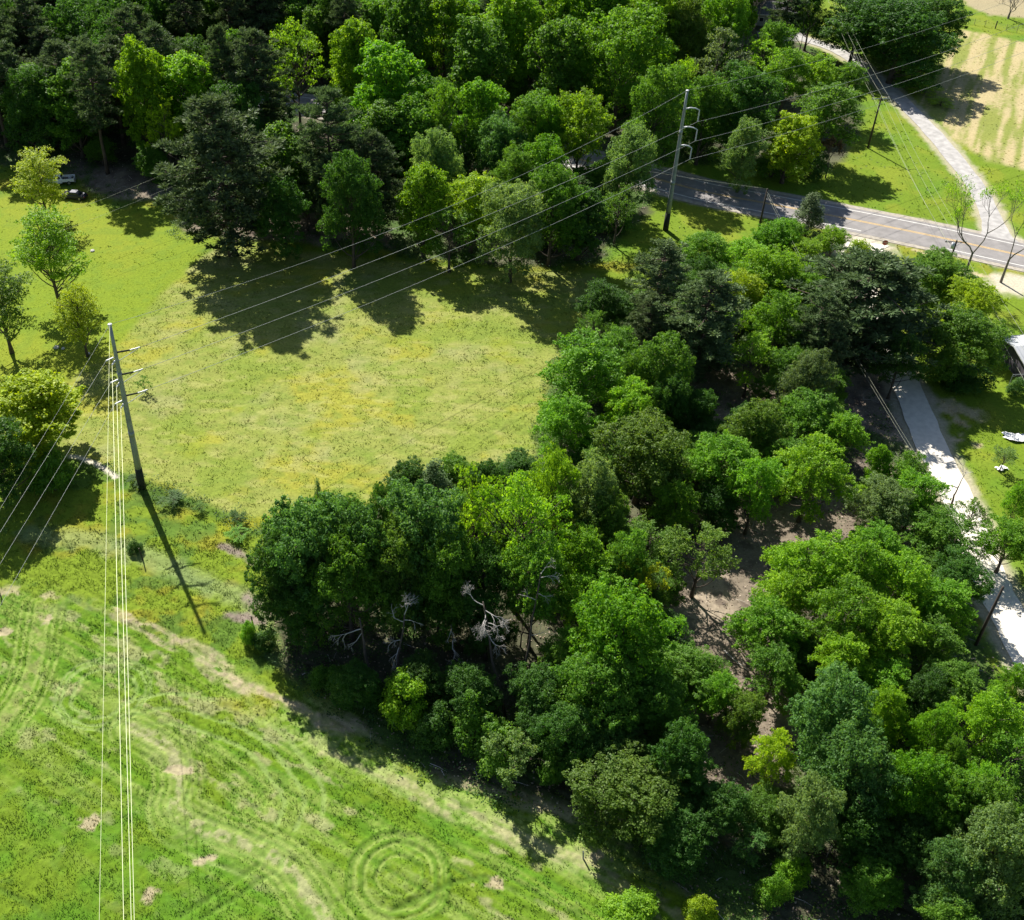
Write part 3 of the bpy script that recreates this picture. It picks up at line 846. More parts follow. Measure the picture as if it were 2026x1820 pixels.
def make_shrub(name, seed, R=4.5, n=34, per=150, size=.2, rad=(1.0, 1.9), H=10, flat=.85):
    r = np.random.default_rng(seed); lv = Leaves(); mb = MB()
    ph = r.uniform(0, 6, 3)
    def env():
        a = r.uniform(0, 6.28); e = math.asin(r.random() ** .85) if r.random() < .85 else r.uniform(0, .4)
        k = (1 - .35 * r.random() ** 2) * (1 + .22 * math.sin(2 * a + ph[0]) + .15 * math.sin(3 * a + ph[1]))
        return np.array([math.cos(a) * math.cos(e) * (R - .9) * k, math.sin(a) * math.cos(e) * (R - .9) * k, 1.2 + math.sin(e) * (H - 2.6) * k])
    cs = poisson_shell(n, env, r, 1.2)
    for c in cs:
        rd_ = r.uniform(*rad)
        clump(lv, c, rd_, int(per * rd_ ** 1.6), flat, size, r, var=float(np.clip(r.normal(.5, .17), .1, .9)))
        if r.random() < .5: clump(lv, c + np.array([r.normal(0, .5), r.normal(0, .5), rd_ * .9]), rd_ * .4, int(per * .3), 1.3, size, r)
    for k in range(9):
        c = cs[k % len(cs)]
        limb_to(mb, (r.normal(0, .3), r.normal(0, .3), -.2), c, .16, .04, r, sag=-.1)
    return proto(name, lv, mb, M_LEAF, M_BARK)
def make_cedar(name, seed):
    r = np.random.default_rng(seed); lv = Leaves(); mb = MB()
    mb.tube([(0, 0, -.2), (0, 0, 5), (0, 0, 9.5)], [.3, .2, .04], 7)
    for k in range(120):
        t = r.random() ** 1.1; z = .7 + 9 * t; R_ = (2.6 * (1 - t) ** .7 + .25) * r.uniform(.55, 1.05); a = r.uniform(0, 6.28)
        clump(lv, (math.cos(a) * R_, math.sin(a) * R_, z), r.uniform(.5, .85), 75, 1.2, .12, r, up=.7, var=float(r.uniform(.3, .7)))
        if k % 4 == 0: limb_to(mb, (0, 0, z * .9), (math.cos(a) * R_, math.sin(a) * R_, z), .05, .02, r, sides=4, sag=0)
    return proto(name, lv, mb, M_NEEDLE, M_PINEBARK)
PROTO = {
 'ok': [make_broad('oak%d' % i, 10 + i, nclump=125, crown=(2.2, 10), R=4.2, rad=(.5, .85), per=225, size=.105, mind=.62, hang=.4, inner=.3, fan=4, fill_=.05, nlobe=(8, 13), lob=1.05, vert=.85) for i in range(6)],
 'el': [make_broad('tall%d' % i, 30 + i, nclump=135, crown=(1.2, 10), R=3.4, rad=(.38, .7), per=300, flat=.8, size=.10, peak=.48, mind=.6, inner=.3, up=.35, fill_=.05, nlobe=(9, 14), lob=.95, vert=1.35) for i in range(5)],
 'wi': [make_broad('soft%d' % i, 50 + i, nclump=135, crown=(1.2, 10), R=4.0, rad=(.45, .85), per=330, flat=.75, size=.085, peak=.46, mind=.68, inner=.3, hang=.25, up=.35, fill_=.05, nlobe=(9, 14), lob=1.1, vert=1.3) for i in range(5)],
 'ap': [make_broad('airy%d' % i, 60 + i, nclump=70, crown=(2.6, 10), R=4.3, rad=(.45, .85), per=130, size=.112, mind=.75, inner=.5, hang=.25, fan=3, fill_=.02, nlobe=(6, 9), lob=1.1) for i in range(3)],
 'ol': [make_broad('open%d' % i, 65 + i, nclump=95, crown=(2.0, 10), R=3.3, rad=(.45, .85), per=200, size=.095, peak=.5, mind=.7, inner=.6, hang=.2, fan=3, fill_=.03, fat=.2, nlobe=(8, 11), lob=1.1) for i in range(3)],
 'pi': [make_pine('pine%d' % i, 70 + i, z0=1.7, R=2.9, whorls=20, per=7, peak=.45, tuft=66) for i in range(3)],
 'pt': [make_pine('tallpine%d' % i, 80 + i, z0=4.0, R=2.0, whorls=14, per=5, peak=.5, tuft=72) for i in range(3)],
 'sp': [make_sparse('sparse%d' % i, 90 + i, leaves=16, size=.13) for i in range(3)],
 'ba': [make_sparse('bare%d' % i, 100 + i, leaves=0, depth=5, mat=M_TWIG, rad=.17) for i in range(2)],
 'bt': [make_sparse('baretall%d' % i, 107 + i, leaves=5, size=.07, depth=6, forks=2, base=2.6, mat=M_TWIG, rad=.15, spread=.5) for i in range(2)],
 'sh': [make_shrub('shrub%d' % i, 110 + i) for i in range(4)],
 'ce': [make_cedar('cedar', 120)],
}
PW = {'ok': 8.0, 'el': 6.4, 'wi': 8.2, 'ap': 8.6, 'ol': 6.5, 'pi': 5.6, 'pt': 4.1, 'sp': 7.0, 'ba': 7.0, 'bt': 6.0, 'sh': 9.0, 'ce': 4.6}
PZ = {'ok': .68, 'el': .62, 'wi': .64, 'ap': .70, 'ol': .62, 'pi': .60, 'pt': .7, 'sp': .65, 'ba': .6, 'bt': .55, 'sh': .5, 'ce': .45}
NAMES = {'ok': 'oak_tree', 'el': 'broadleaf_tree', 'wi': 'soft_leaved_tree', 'ap': 'airy_tree', 'ol': 'open_crowned_tree', 'pi': 'pine_tree', 'pt': 'pine_tree', 'sp': 'sparse_tree', 'ba': 'bare_tree', 'bt': 'bare_tree', 'sh': 'shrub', 'ce': 'cedar_tree'}
CATS = {'sh': 'shrub'}
TINT = {  # leaf albedo
 'g': (.135, .315, .016), 'y': (.18, .36, .014), 'l': (.26, .41, .014), 'd': (.06, .16, .022), 'o': (.12, .22, .028),
 'b': (.095, .22, .05), 'p': (.17, .29, .085), 'k': (.095, .155, .058), 'm': (.11, .25, .024), 'r': (.13, .10, .06),
 'a': (.29, .38, .02), 'L': (.36, .50, .015), 'q': (.115, .18, .070)}
PLACED = []
FILLED = []
_cnt = {}
def tree(px, py, wpx, h, kind, tint, label, group=None, world=None, jit=.0, zc=None):
    """px, py: where the middle of the crown is seen; wpx: crown width there; h: height in metres"""
    zf = PZ[kind] if zc is None else zc
    if world is None:
        x, y = at(px, py, h * zf); wm = wpx / ppm(x, y, h * zf)
    else:
        x, y = world; wm = wpx
    i = _cnt.get(kind, 0); _cnt[kind] = i + 1
    cr, tr, pw = PROTO[kind][i % len(PROTO[kind])]
    s = wm / pw * (1.1 if kind in ('el', 'wi', 'pi', 'pt', 'ol') else 1.0); sz = h / 10.0
    t = empty(NAMES[kind], (x, y, -.05), rz=random.uniform(0, 6.28) if kind != 'never' else 0)
    tag(t, label, CATS.get(kind, 'tree'), group)
    to = bpy.data.objects.new('trunk', tr); COL.objects.link(to); to.parent = t
    st = min(s, sz) * .5 + s * .5 if kind not in ('pi', 'pt') else s
    to.scale = (s, s, sz)
    if cr is not None:
        co = bpy.data.objects.new('crown', cr); COL.objects.link(co); co.parent = t; co.scale = (s, s, sz)
        c = TINT[tint]; k = random.uniform(.9, 1.1); kg = random.uniform(.94, 1.06)
        co.color = (c[0] * k, c[1] * k * kg, c[2] * k, 1)
    PLACED.append((x, y, wm / 2, h))
    if world is not None: FILLED.append((t, x, y, label))
    return t
# ------------------------------------------------------------------ trees that the photograph lets one tell apart
GW = 'trees of the wood north of the hay field'
GS = 'trees of the wood between the field and the white driveway'
T = [
# --- north wood, front row from the left
(76,350,88,13,'ol','a','small yellow-green tree beside the two parked vehicles',None),
(92,490,125,17,'ol','y','forked open tree on the bright lawn below the small yellow-green tree',None),
(153,612,80,13,'ol','a','thin yellow-leaved tree with its shadow on the lawn, nearest the tall steel pole',None),
(-5,590,110,15,'ol','o','dull open tree cut by the left edge above the lime tree',None),
(66,812,155,12,'el','L','glowing lime-yellow tree at the left edge of the hay field',None),
(-15,900,120,11,'wi','d','dark green tree at the left edge beside the lime-yellow tree',None),
(100,930,80,6,'sh','m','dark bush at the foot of the lime-yellow tree by the bare path',None),
(438,325,178,27,'pi','k','great dark pine standing out in front of the wood, its round shadow on the field',None),
(650,290,120,24.5,'pi','k','tallest dark pine of the north wood, pointed, with a long bare trunk',GW),
(738,345,96,18,'pi','k','dull green pine just right of the tallest pine',GW),
(695,390,95,17,'wi','d','dark bushy tree between the two big pines of the wood edge',GW),
(283,170,92,21,'el','y','tall narrow tree with a yellow-green top in the left of the wood',GW),
(368,190,112,17,'el','y','rounded yellow-green tree right of the tall narrow one',GW),
(325,240,66,14,'ap','l','small lime-tipped tree squeezed below the rounded yellow-green tree',GW),
(585,105,118,21,'ap','y','bright yellow-green tree on a long dark trunk beside the gap in the wood',GW),
(545,320,110,15,'el','m','mid-green tree between the great lone pine and the tallest pine',GW),
(560,410,90,12,'wi','d','dark leafy tree right of the great pine at its foot',GW),
(765,165,130,21,'el','g','tall bright green tree behind the tallest pine',GW),
(700,130,90,20,'el','y','light green tree top left of the tall bright green tree',GW),
(875,220,92,17,'ok','g','bright green oak right of the tall bright green tree',GW),
(820,260,90,15,'el','m','mid-green tree under the bright green oak',GW),
(985,285,90,13,'wi','b','bluish green dome tree in the middle of the wood',GW),
(915,278,55,13,'ba','r','brown leafless tree left of the bluish green dome',GW),
(868,325,84,15,'wi','p','pale domed tree above the yellow-green front trees',GW),
(838,400,85,14,'el','y','yellow-green conical tree at the wood edge, leftmost of the bright front trees',GW),
(935,390,112,13,'ok','l','bright lime-yellow domed tree in the front of the wood',GW),
(890,450,90,10,'ap','m','low mid-green tree under the lime-yellow dome',GW),
(1015,435,108,15,'wi','p','pale silvery green tree hanging over the field edge',GW),
(1095,405,100,15,'wi','m','greyish green round tree right of the pale silvery one',GW),
(1075,330,90,13,'wi','g','light green tree behind the greyish round tree',GW),
(1020,335,80,13,'ok','m','low oak left behind the greyish round tree',GW),
(1150,235,110,17,'ok','y','bright yellow-topped oak in the right of the wood',GW),
(1085,262,70,14,'wi','g','narrow green tree left below the yellow-topped oak',GW),
(1250,315,92,15,'wi','p','pale crowned slender tree beside the road at the wood corner',GW),
(1225,400,75,10,'ap','m','thin green tree at the corner of the wood above the field',GW),
(1150,430,80,11,'el','d','dark green tree in the shaded corner of the wood',GW),
(1230,110,150,21,'wi','g','big pale green tree high in the middle of the picture top',GW),
(1110,110,110,20,'el','m','green tree left of the big pale green tree',GW),
(1010,60,110,20,'el','y','yellow-green tree top at the upper edge, middle one of the bright band',GW),
(940,110,110,19,'el','m','mid-green tree below the bright band of tree tops',GW),
(880,55,100,20,'el','y','light green tree top at the upper edge left of the bright band',GW),
(805,60,90,20,'el','m','green tree top near the upper edge behind the tall bright green tree',GW),
(1120,35,90,20,'el','y','yellow-green tree top at the upper edge right of the bright band middle',GW),
(1195,35,90,20,'el','g','green crown at the upper edge above the big pale green tree',GW),
(1290,40,100,20,'wi','y','light crown at the upper edge left of the tall far bare trunk',GW),
(1355,60,90,18,'wi','o','olive crown near the upper edge between light crowns',GW),
(1345,160,75,17,'ap','y','small yellow-green tree just above the second steel pole top',GW),
(1300,215,100,18,'wi','m','dark-sided green tree left of the second steel pole',GW),
(1420,120,95,18,'ap','q','grey-green ragged tree right of the second steel pole top',GW),
(1395,215,90,15,'wi','m','mid-green tree behind the arms of the second steel pole',GW),
(1470,200,110,15,'wi','d','dark tree among the grey branches right of the second steel pole',GW),
(1430,45,90,18,'wi','g','green crown at the upper edge above the ragged grey-green tree',GW),
(1510,110,90,13,'ap','y','bright low tree below the far house',GW),
(1465,120,70,14,'ba','r','grey leafless tree below the far house',GW),
(1560,140,100,13,'ok','g','green tree with bright top left of the lane bend',GW),
(1680,160,70,11,'ok','m','dark green tree overhanging the grey lane',GW),
(1620,150,100,12,'ok','y','yellow-green tree left of the one overhanging the lane',GW),
(1640,210,120,14,'ok','m','big dark round tree at the right front of the wood over the grass triangle',GW),
(1565,275,88,12,'el','l','yellow-green leaning tree covered in vines at the wood front by the road',GW),
(1530,320,60,6,'sh','m','low bush between the road and the vine-covered tree',GW),
(1610,320,55,6,'sh','d','dark bush at the foot of the vine-covered tree',GW),
(1645,300,46,8,'sp','r','small reddish-brown half-leafless tree on the grass beside the wood',None),
(1475,290,70,12,'wi','p','pale green tree at the dark wood edge near the road',GW),
(1590,60,60,12,'bt','o','broken grey multi-stemmed dead tree in front of the far house',None),
# --- big trees by the lane, top right
(1700,45,120,15,'wi','d','big dark oak over the lane, leftmost of the clump beside the straw field','oak clump'),
(1785,65,160,17,'wi','d','largest dark round oak of the clump beside the straw field','oak clump'),
(1838,40,110,15,'wi','d','dark oak nearest the wire fence','oak clump'),
(1740,0,120,16,'wi','m','lighter oak top behind the largest dark oak','oak clump'),
(1752,108,48,6,'wi','p','pale round bush at the foot of the dark oaks by the lane',None),
(1790,118,40,5,'sh','m','darker bush right of the pale round bush by the lane',None),
(1498,18,60,14,'ba','r','purple-grey leafless tree left of the far house',None),
(1560,8,60,16,'pt','k','dark pine behind the far house',None),
(1610,10,60,16,'wi','d','dark tree right of the far house',None),
(2005,2,70,7,'ba','r','purplish leafless thicket at the top right corner',None),
(1832,176,60,1.7,'ap','l','bright yellow weeds beside the lane, upper patch',None),
(1795,158,60,1.8,'ap','y','low green weeds beside the lane near the oaks',None),
(1862,200,50,1.5,'ap','l','low yellow weeds at the corner of the straw field',None),
# --- by the road, right
(1945,440,120,18,'bt','y','tall leafless tree with rising forked limbs beside the road junction',None),
(2018,455,110,17,'bt','g','ivy-covered leaning leafless tree at the right edge by the road',None),
(1600,432,62,8,'ce','q','grey-green cedar beside the road below the grass triangle',GS),
(1650,470,60,6,'ok','y','bright bush tree right of the cedar by the road',GS),
(1700,495,46,4,'sh','l','yellow-green bush by the pale driveway mouth',GS),
(1925,590,110,10,'ok','l','bright lime tree under the wires right of the driveway',None),
(1900,665,130,11,'wi','m','round dark-sided tree right of the driveway, below the bright lime tree',None),
(1850,545,110,9,'wi','m','dull green tree at the roadside between the big pine and the utility pole',GS),
(2012,765,30,2.5,'sh','b','small bluish bush at the right edge by the red cart',None),
(1990,900,50,4,'ap','p','sapling with a pale sheet under it at the right edge of the lawn',None),
(1905,740,90,3,'sh','d','low dark bush in the shade behind the sandy patch',None),
# --- south wood: north-west part
(1305,545,90,17,'pt','q','grey-green pine with a dark stem nearest the base of the second steel pole',GS),
(1395,630,135,17,'pi','q','broad dull pine with a bare lower trunk above the litter clearing',GS),
(1285,640,80,12,'pi','q','low grey pine at the field corner',GS),
(1712,595,215,17.5,'pi','k','largest dark pine of the south wood, wide open crown over the driveway',GS),
(1785,700,90,11,'ok','d','very dark tree overhanging the white driveway from the left',GS),
(1620,640,70,15,'pt','k','dark slim pine left of the largest pine',GS),
(1640,700,70,12,'pi','q','blue-green pine boughs left under the largest pine',GS),
(1395,490,90,7,'ok','g','bright green shrub tree nearest the second steel pole on its right',GS),
(1470,500,95,7,'ok','y','yellow-green shrub tree right of the bright green one',GS),
(1540,470,80,7,'wi','g','green shrub tree below the short road pole',GS),
(1590,500,80,7,'ok','y','yellow-green shrub tree between road pole and cedar',GS),
(1535,545,120,9,'wi','y','light fluffy tree in the middle of the northern thicket',GS),
(1460,570,100,9,'ok','l','lime tree behind the broad dull pine',GS),
(1600,570,90,9,'ok','g','green tree left behind the largest pine',GS),
(1540,625,110,11,'ok','g','bright crowned tree above the shaded centre of the south wood',GS),
(1460,640,70,9,'ap','y','thin yellow-green tree right of the broad dull pine',GS),
(1650,530,70,8,'ap','o','olive thin tree between shrub trees and the largest pine',GS),
(1190,590,80,8,'ok','d','dark maple standing out over the field corner',GS),
(1175,640,60,7,'ap','m','low dark tree under the dark maple',GS),
(1160,730,170,12,'ok','g','large vivid green tree bulging over the hay field',GS),
(1225,690,90,11,'ok','m','green tree behind the vivid tree at the field edge',GS),
(1295,740,110,11,'wi','m','dull rounded tree right of the vivid green tree',GS),
(1245,800,115,10,'ok','y','bright layered tree below the dull rounded tree',GS),
(1115,830,110,10,'ok','g','vivid green tree at the field edge below the bulging one',GS),
(1330,800,70,9,'wi','d','dark bushy tree left of the leaf litter clearing',GS),
(1272,895,150,10,'wi','o','olive-green fine-leaved dome tree above the bare twigs',GS),
(1490,700,90,9,'ap','y','small tree with yellow-green crown in the litter clearing',GS),
(1600,750,80,10,'wi','q','grey-green bush tree right of the litter clearing',GS),
(1550,770,60,8,'ba','r','leafless grey bush right of the small yellow-green tree',GS),
(1600,815,125,9,'ok','m','dark green layered tree below the grey bush',GS),
(1500,845,100,8,'wi','o','dull olive tree at the lower end of the litter clearing',GS),
(1665,855,90,8,'ok','g','bright-edged tree left of the shaded pine trunks',GS),
(1430,905,140,10,'ok','g','vivid green oak, left one of the pair over the bare clearing',GS),
(1500,950,100,11,'ok','g','vivid green oak, middle one over the bare clearing',GS),
(1610,925,140,11,'ok','y','yellow-green oak with a long dark leaning trunk over the bare clearing',GS),
(1390,1080,135,10,'ap','o','olive round-topped tree on a thin pale trunk',GS),
(1340,990,90,8,'ok','g','small bright tree between the olive dome and the vivid oaks',GS),
(1735,925,42,9,'el','g','narrow vine-hung stump rising beside the shaded lawn',GS),
(1740,990,110,8,'wi','p','pale tangled tree below the vine-hung stump',GS),
(1815,975,120,9,'ok','g','bright low tree touching the white driveway',GS),
(1860,1050,125,8,'ok','m','full green tree half covering the driveway',GS),
(1925,1010,60,8,'ap','m','thin tree across the driveway from the full green tree',GS),
(1740,1075,110,8,'ok','g','green tree right of the bare clearing',GS),
(2000,1065,110,8,'ok','g','big green oak at the right edge over the driveway',None),
(2015,985,50,8,'ok','g','green crown cut by the right edge above the big oak',None),
(1610,1115,150,11,'ok','y','yellow-green oak just below the bare clearing',GS),
(1700,1120,130,11,'ok','g','green oak right of the yellow-green one below the clearing',GS),
(1560,1175,110,9,'ok','y','light green tree at the left front of the oak mass',GS),
(1790,1150,130,11,'ok','y','light oak in the centre of the oak mass left of the driveway',GS),
(1865,1190,115,9,'ok','g','oak touching the lower driveway from the left',GS),
(1670,1210,140,11,'ok','g','broad oak in the heart of the oak mass',GS),
(1760,1240,140,11,'ok','y','broad light oak right of the heart of the oak mass',GS),
(1845,1265,115,8,'ok','m','darker oak left of the driveway pole',GS),
(1520,1235,130,8,'ok','g','bright spreading low tree above the fallen logs',GS),
(1535,1320,110,7,'ok','m','dark small tree below the fallen logs',GS),
(1665,1300,110,9,'ok','y','light green tree at the lower left of the oak mass',GS),
(1750,1345,110,8,'ok','g','green tree below the broad light oak',GS),
(1890,1345,105,7,'ok','m','green tree below the driveway pole',GS),
(1825,1380,90,8,'wi','d','dark tree in the hollow below the oak mass',GS),
(1960,1420,130,10,'ok','y','light green oak at the right edge below the driveway',GS),
(2010,1350,60,8,'ok','g','green crown at the right edge below the white gravel',None),
(1420,1365,90,7,'ok','g','small vivid tree beside the pale soil strip',GS),
(1470,1410,70,6,'wi','o','olive small bush by the pale soil strip',GS),
(1640,1420,150,11,'wi','b','soft bluish tree below the pale soil patch',GS),
(1750,1400,80,9,'ok','y','bright tree with a yellow rim in the lower right wood',GS),
(1530,1490,85,8,'ok','l','yellow-green tree left of the soft bluish trees',GS),
(1850,1440,80,10,'ok','g','bright ragged tree in the dark hollow',GS),
(1880,1500,70,9,'ok','m','ragged green tree below the bright ragged one',GS),
(2000,1500,90,9,'ap','m','thin branched tree at the right edge above the shaded grass',GS),
(1690,1530,140,12,'wi','b','large soft blue-green tree in the lower right wood',GS),
(1600,1600,100,10,'wi','p','pale silvery tree left of the large blue-green one',GS),
(1790,1560,110,11,'wi','g','soft mid-green tree right of the large blue-green one',GS),
(1870,1590,110,10,'wi','m','soft green tree above the pale bottom tree',GS),
(1945,1620,110,10,'wi','m','soft green tree nearest the lower right shade',GS),
(1970,1700,150,12,'wi','p','pale grey-green tree at the lower right corner',GS),
(1890,1740,110,9,'wi','b','bluish dark tree left of the pale corner tree',GS),
(1930,1560,90,9,'ok','g','olive-green tree in the lower right wood above the soft crowns',GS),
(1700,1640,110,8,'wi','d','dark feathery tree below the large blue-green tree',GS),
(1800,1680,100,7,'wi','d','dark tree over the shaded creek bed',GS),
# --- south wood: western part
(935,1000,120,14,'ap','y','bright yellow-green tree, left of the tall ones at the field edge',GS),
(1030,1010,170,15,'ap','y','tallest bright yellow-green tree at the lower field edge',GS),
(1090,960,110,13,'ok','y','bright yellow-topped tree right of the tallest one',GS),
(860,985,80,10,'ce','q','grey-green cedar peeping over the lower field edge',GS),
(1160,985,100,11,'wi','p','pale olive tree right of the bright yellow trees',GS),
(1195,1040,90,9,'wi','o','olive bushy tree left of the bare branches',GS),
(1150,1100,110,10,'ok','g','vivid green tree below the olive bushy one',GS),
(1240,1100,90,9,'ok','m','dark vivid tree at the rim of the shaded strip',GS),
(1170,1180,130,11,'ok','g','vivid green spreading tree beside the yellow-leaved one',GS),
(1265,1160,85,9,'sp','a','thin tree with scattered yellow leaves',GS),
(1060,1130,130,12,'ok','m','mid-green tree under the tallest bright tree',GS),
(820,1060,170,13,'wi','b','broad soft blue-green dome at the lower field edge',GS),
(720,1095,120,12,'wi','b','blue-green tree left of the broad soft dome',GS),
(610,1085,150,12,'wi','b','dark bluish tree leading the wood at its left end',GS),
(560,1130,110,10,'wi','d','leftmost tree of the south wood',GS),
(640,1030,80,9,'ok','m','green tree behind the dark bluish tree',GS),
(632,1030,28,11,'ce','p','small pointed cedar top above the left end of the south wood',GS),
(750,1005,60,9,'ok','d','dark tree top poking above the blue-green dome',GS),
(690,1140,130,11,'wi','m','soft green tree in the second row of the left end',GS),
(790,1130,120,11,'wi','o','olive soft tree in the second row',GS),
(870,1140,120,10,'wi','m','soft green tree above the silver snags',GS),
(880,1130,110,11,'wi','m','dull tree between dome and tallest bright tree',GS),
(960,1125,110,10,'ok','d','dark tree above the big silver snag',GS),
(600,1185,110,9,'wi','d','dark shaded tree at the left end, lower row',GS),
(1035,1215,50,8,'sp','a','small tree with yellowish leaves left of the leaning snag',GS),
(1230,1260,170,13,'wi','g','large rounded green tree in the lower middle of the wood',GS),
(1200,1370,150,11,'wi','m','mid-green tree below the large rounded green tree',GS),
(1290,1390,130,10,'wi','m','green tree right below the large rounded green tree',GS),
(1120,1290,100,9,'ok','m','green tree left of the large rounded green tree',GS),
(797,1380,95,7,'sh','y','pale bright bush at the shaded rim of the meadow',None),
(860,1440,80,5,'sh','d','dark bush right of the pale bright bush',None),
(935,1430,90,6,'sh','m','dark green bush left of the pale-tipped bush',None),
(1005,1490,110,7,'sp','p','pale-tipped bush hanging over the meadow rim',None),
(990,1475,100,6,'sh','m','green bush under the pale-tipped one',None),
(1240,1560,175,8,'wi','o','big rounded olive-green bush tree beside the meadow',None),
(1330,1640,120,6,'wi','d','dark bush right of the big rounded olive one',None),
(1420,1600,110,7,'wi','d','dark bush in the hollow left of the silvery shrub',None),
(1492,1665,62,5,'ap','b','pale blue-green shrub standing over the shade',None),
(1245,1800,100,3,'sh','y','bright green bush at the bottom edge of the picture',None),
(1385,1795,60,3,'sh','l','bright yellow-green bush at the bottom edge, right one',None),
(1530,1760,60,3,'sh','g','green bush beside the bare soil strip at the bottom',None),
(1570,1720,60,3,'sh','y','light bush above the bare soil strip at the bottom',None),
(490,1250,34,3.2,'sh','g','small green bush at the left tip of the south wood',None),
(520,1265,44,2.5,'sh','d','small dark bush beside the green one at the wood tip',None),
(1092,1520,44,5,'el','m','narrow vine-covered stump at the meadow rim, its thin shadow on the grass',None),
(965,1225,90,9,'wi','d','dark tree filling the gap behind the large silver snag',GS),
(705,1345,80,5,'wi','d','dark low tree in front of the silver stub',GS),
(830,1345,90,6,'wi','d','dark low tree between the small pale snag and the forked snag',GS),
(925,1370,100,7,'wi','d','dark low tree below the small pale snag',GS),
(1065,1370,110,8,'wi','d','dark tree right of the leaning snag base',GS),
(1130,1450,110,8,'wi','d','dark tree in the shaded creek hollow above the vine stump',GS),
(1060,1440,90,6,'wi','d','dark low tree in the hollow right of the green bushes',GS),
(1210,1480,110,7,'wi','d','dark tree behind the big rounded olive-green bush',GS),
(1340,1500,110,9,'wi','d','dark tree in the hollow above the right dark bush',GS),
(265,1082,26,1.6,'sh','d','dark weedy bush by the old gate post in the meadow',None),
(284,758,34,2.0,'sp','m','lone little tree in the field right of the tall steel pole',None),
(680,1350,70,3,'sh','m','low green bush in the shade under the left end of the wood',None),
(640,1335,50,2.5,'sh','m','small bush at the shaded meadow rim',None),
(735,1370,60,3,'sh','d','dark low bush left of the pale bright bush',None),
(470,1020,36,1.6,'ap','d','dark weed clump on the ditch, nearest the wood',None),
(395,1000,30,1.2,'ap','m','green weed clump halfway along the ditch',None),
(345,985,46,1.4,'ap','d','dark weed clump on the ditch right of the steel pole foot',None),
(270,945,40,1.4,'ap','d','dark weed clump on the ditch left of the steel pole foot',None),
(470,1050,50,1.2,'ap','g','green weeds below the ditch by the wood',None),
(560,1040,60,2.0,'sh','g','leafy bush where the ditch meets the wood',None),
]
for (a_, b_, c_, d_, k_, ti_, lb_, gr_) in T:
    if gr_ == GS and k_ in ('wi', 'el', 'ok', 'ap') and not (a_ > 1700 and b_ < 1400):
        if a_ < 1320 and b_ > 940: d_ *= 1.42 if b_ < 1150 else (1.3 if c_ >= 170 else 1.08)
        else: d_ *= 1.28 if (k_ == 'wi' and b_ < 1500) else 1.15
    if gr_ == GW and k_ in ('wi', 'el', 'ok', 'ap') and d_ > 9: d_ = d_ * 1.15
    tree(a_, b_, c_, d_, k_, ti_, lb_, gr_)
NAMED = len(PLACED)
# --- the wood's interior: further trees standing behind and between those
def fill(poly, n, mind, kinds, yr, xr, group, hr, wr, seed, edge=2.5, tries=14000):
    r = random.Random(seed); made = 0; loc = []
    P = np.array([(r.uniform(*xr), r.uniform(*yr)) for _ in range(tries)])
    d = seg_dist(P[:, 0], P[:, 1], poly, True)
    droad = np.minimum(seg_dist(P[:, 0], P[:, 1], ROAD_C) , np.minimum(seg_dist(P[:, 0], P[:, 1], LANE_C), seg_dist(P[:, 0], P[:, 1], DRIVE_C)) + 3)
    for (x, y), dd, dr in zip(P, d, droad):
        if dd < edge or dr < 8: continue
        if any((x - q[0]) ** 2 + (y - q[1]) ** 2 < (mind * .5 + q[2] * .62) ** 2 for q in PLACED): continue
        if any((x - q[0]) ** 2 + (y - q[1]) ** 2 < q[2] ** 2 for q in CLEAR): continue
        k, ti, lab = kinds(r, x, y)
        h = r.uniform(*hr) * (1.15 if k in ('pi', 'pt') else 1)
        if any(q[1] > y and q[1] < y + 60 and abs(x - q[0] * y / q[1]) < 3.0 + q[2] * .62 and h > CAM_H + (q[3] * .5 - CAM_H) * y / q[1] for q in PLACED[:NAMED]): continue
        t = tree(0, 0, r.uniform(*wr) * (.75 if k == 'pt' else 1), h, k, ti, lab, group, world=(x, y))
        made += 1
        if made >= n: break
    return made
CLEAR = []
def clear(px, py, rad):
    x, y = at(px, py); CLEAR.append((x, y, rad))
for q in ((1410,760,7),(1440,820,7),(1570,1060,8),(1640,1030,7),(1500,1100,6),(1430,1200,6),(1400,1260,7),(1450,1440,5),(1330,1080,4),(1300,1000,3),(560,230,9),(700,440,4),(60,380,12),(0,360,12),(1200,1480,6),(1440,1560,5),(900,1390,4),(720,1300,4),(1000,500,5),(1770,880,7),(1790,940,6),(1850,960,7),(1740,850,6),(730,1330,5),(770,1345,6),(900,1345,6),(985,1360,8),(1020,1370,6),(1500,1130,4),(1560,1110,5),(1470,1180,3),(1400,1230,4),(1420,1300,6),(1480,1400,5),(1560,1440,4),(700,460,3)): clear(*q)
def kn(r, x, y):
    if x < -20: w = (('pt', 'k', .42), ('pi', 'k', .15), ('wi', 'd', .2), ('el', 'm', .23))
    elif x < 20: w = (('el', 'm', .35), ('wi', 'd', .25), ('pt', 'k', .15), ('el', 'g', .25))
    else: w = (('wi', 'm', .35), ('el', 'g', .25), ('ok', 'm', .2), ('ap', 'q', .2))
    u = r.random()
    for k, t, p in w:
        u -= p
        if u <= 0: break
    lab = {'pt': 'dark tall pine', 'pi': 'dark broad pine',
           'wi': 'soft leafy tree', 'el': 'green upright tree',
           'ok': 'green oak', 'ap': 'thin grey-green tree'}[k]
    return k, t, lab
def ks(r, x, y):
    k, t = r.choice((('wi', 'm'), ('wi', 'd'), ('ok', 'm'), ('wi', 'd'), ('ap', 'm')))
    return k, t, {'wi': 'soft shaded tree', 'ok': 'small green oak', 'ap': 'thin green tree'}[k]
n1 = fill(WOOD_N, 280, 3.6, kn, (190, 318), (-125, 95), 'trees in the depth of the north wood', (14, 22), (7, 10.5), 3)
